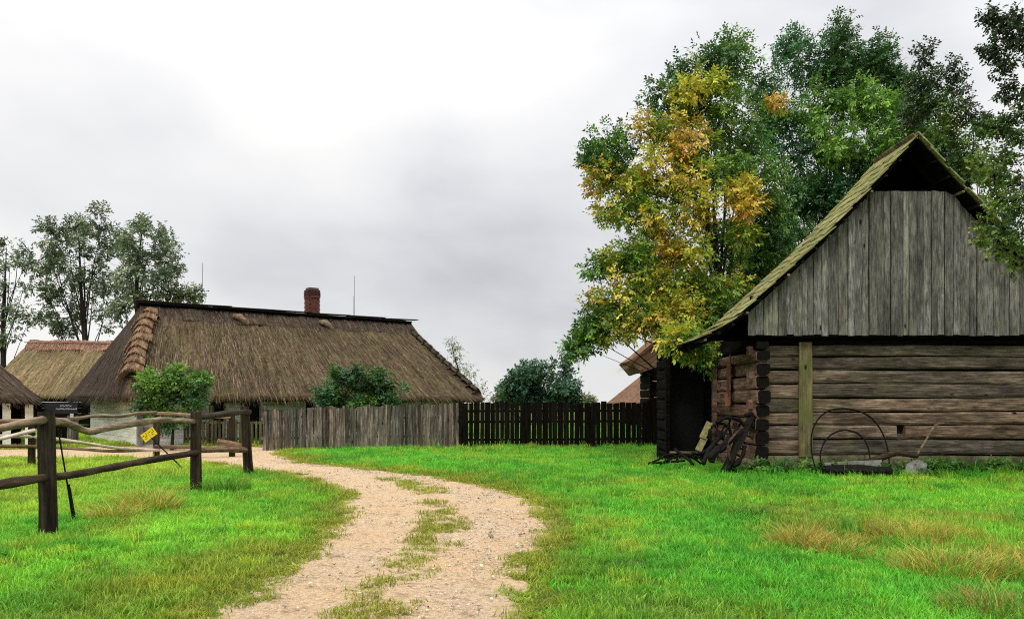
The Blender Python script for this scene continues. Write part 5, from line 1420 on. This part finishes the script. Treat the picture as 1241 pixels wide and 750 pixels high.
# ------------------------------------------------------------------ dry grass clumps and weeds
def clump(name, label, x, y, rad, h, n, cols, seed, w=.005, lean=.6, cat='grass clump', group=None):
    rg = np.random.default_rng(seed)
    a = rg.uniform(0, 6.283, n); r = rad * np.sqrt(rg.random(n)); bx, by = r * np.cos(a), r * np.sin(a)
    hh = h * rg.uniform(.4, 1.2, n) * (1 - .5 * (r / rad) ** 2); dr = a + rg.normal(0, .9, n); ln = lean * hh * rg.uniform(.2, 1.5, n)
    cx, cy = np.cos(dr), np.sin(dr); tx = rg.uniform(0, 6.28, n); px, py = np.cos(tx) * w, np.sin(tx) * w
    z0 = hgt(x + bx, y + by) - float(hgt(x, y)) - .02
    o_ = np.zeros(n)
    b0_ = np.stack([bx - px, by - py, z0], -1); b1 = np.stack([bx + px, by + py, z0], -1)
    m0 = np.stack([bx + cx * ln * .35 - px * .8, by + cy * ln * .35 - py * .8, z0 + hh * .62], -1); m1 = np.stack([bx + cx * ln * .35 + px * .8, by + cy * ln * .35 + py * .8, z0 + hh * .62], -1)
    t0 = np.stack([bx + cx * ln - px * .15, by + cy * ln - py * .15, z0 + hh], -1); t1 = np.stack([bx + cx * ln + px * .15, by + cy * ln + py * .15, z0 + hh], -1)
    V = np.stack([b0_, b1, m0, m1, t0, t1], 1).reshape(-1, 3)
    i = np.arange(n)[:, None] * 6
    F = np.concatenate([i + np.array([0, 1, 3, 2]), i + np.array([2, 3, 5, 4])], 0)
    c = np.array(cols)[rg.integers(0, len(cols), n)] * rg.uniform(.6, 1.3, (n, 1))
    o = obj(name, np_mesh(name, V, F, np.repeat(c, 6, 0)), M['leaf'], None, (x, y, float(hgt(x, y))))
    return tag(o, label, cat, group, 'stuff')
STRAWC = [(.56, .41, .08), (.46, .30, .05), (.40, .36, .06), (.24, .32, .045)]
YELC = [(.58, .54, .08), (.42, .50, .06), (.24, .44, .04), (.52, .40, .08)]
def gp(x, y): d = EYE * FPX / (y - HY); return (x - CX) / FPX * d, d
for i, (px, py, rad, h, n, cols, lb) in enumerate((
        (968, 657, .34, .34, 900, STRAWC, 'rusty dry grass clump in front of the plough'),
        (1010, 664, .40, .24, 800, STRAWC + YELC[2:], 'straw-coloured grass patch beside the rusty clump'),
        (1110, 652, .55, .30, 1000, STRAWC + YELC, 'wide fading grass clump below the log wall'),
        (1150, 690, .50, .34, 1100, STRAWC + YELC[1:], 'tall straw-yellow grass clump in the rough corner'),
        (1222, 742, .50, .30, 900, [(.34, .25, .05), (.22, .23, .04), (.16, .26, .04), (.38, .24, .05)], 'brownish heap of dead weeds at the rough corner'),
        (1228, 690, .45, .26, 800, STRAWC + YELC[2:], 'matted dry grass above the heap of dead weeds'),
        (180, 618, .45, .50, 900, YELC, 'tall yellowing grass clump inside the paddock rails'),
        (140, 628, .40, .34, 600, YELC + STRAWC[:1], 'lower yellow grass clump near the stout paddock post'),
        (275, 592, .45, .40, 700, [(.06, .24, .01), (.10, .30, .02), (.16, .30, .03)], 'rank green grass clump between the two far paddock posts'),
        (912, 622, .30, .20, 400, [(.08, .20, .02), (.16, .20, .04), (.06, .14, .02)], 'small dark grass tuft on the lawn before the barn'))):
    x, y = gp(px, py); clump('grass_clump', lb, x, y, rad, h * (.85 if i < 6 else .85), int(n * .9), cols, 60 + i, .0038 if i < 6 else .005, 1.05)

# broad-leaved weeds along the foot of the barn wall
rg = np.random.default_rng(99)
n = 150
wx = rg.uniform(5.2, 12.6, n); wy_ = 18.72 - np.abs(rg.normal(0, .16, n)); k = ~((wx > 7.0) & (wx < 8.6) & (rg.random(n) < .5)); wx, wy_ = wx[k], wy_[k]
cen = np.stack([wx, wy_, hgt(wx, wy_) + rg.uniform(.04, .20, len(wx))], -1)
cc = np.where(rg.random((len(wx), 1)) < .6, np.array([(.06, .17, .03)]), np.array([(.12, .26, .04)]))
V, F, C = leaves(cen, rg.uniform(.08, .17, len(wx)), rg.integers(8, 18, len(wx)), cc, rg, 4, .10, .028, .3, .12)
o = obj('weeds', np_mesh('weeds', V, F, C), M['leaf']); tag(o, 'low leafy weeds growing along the foot of the log wall', 'weeds', kind='stuff')
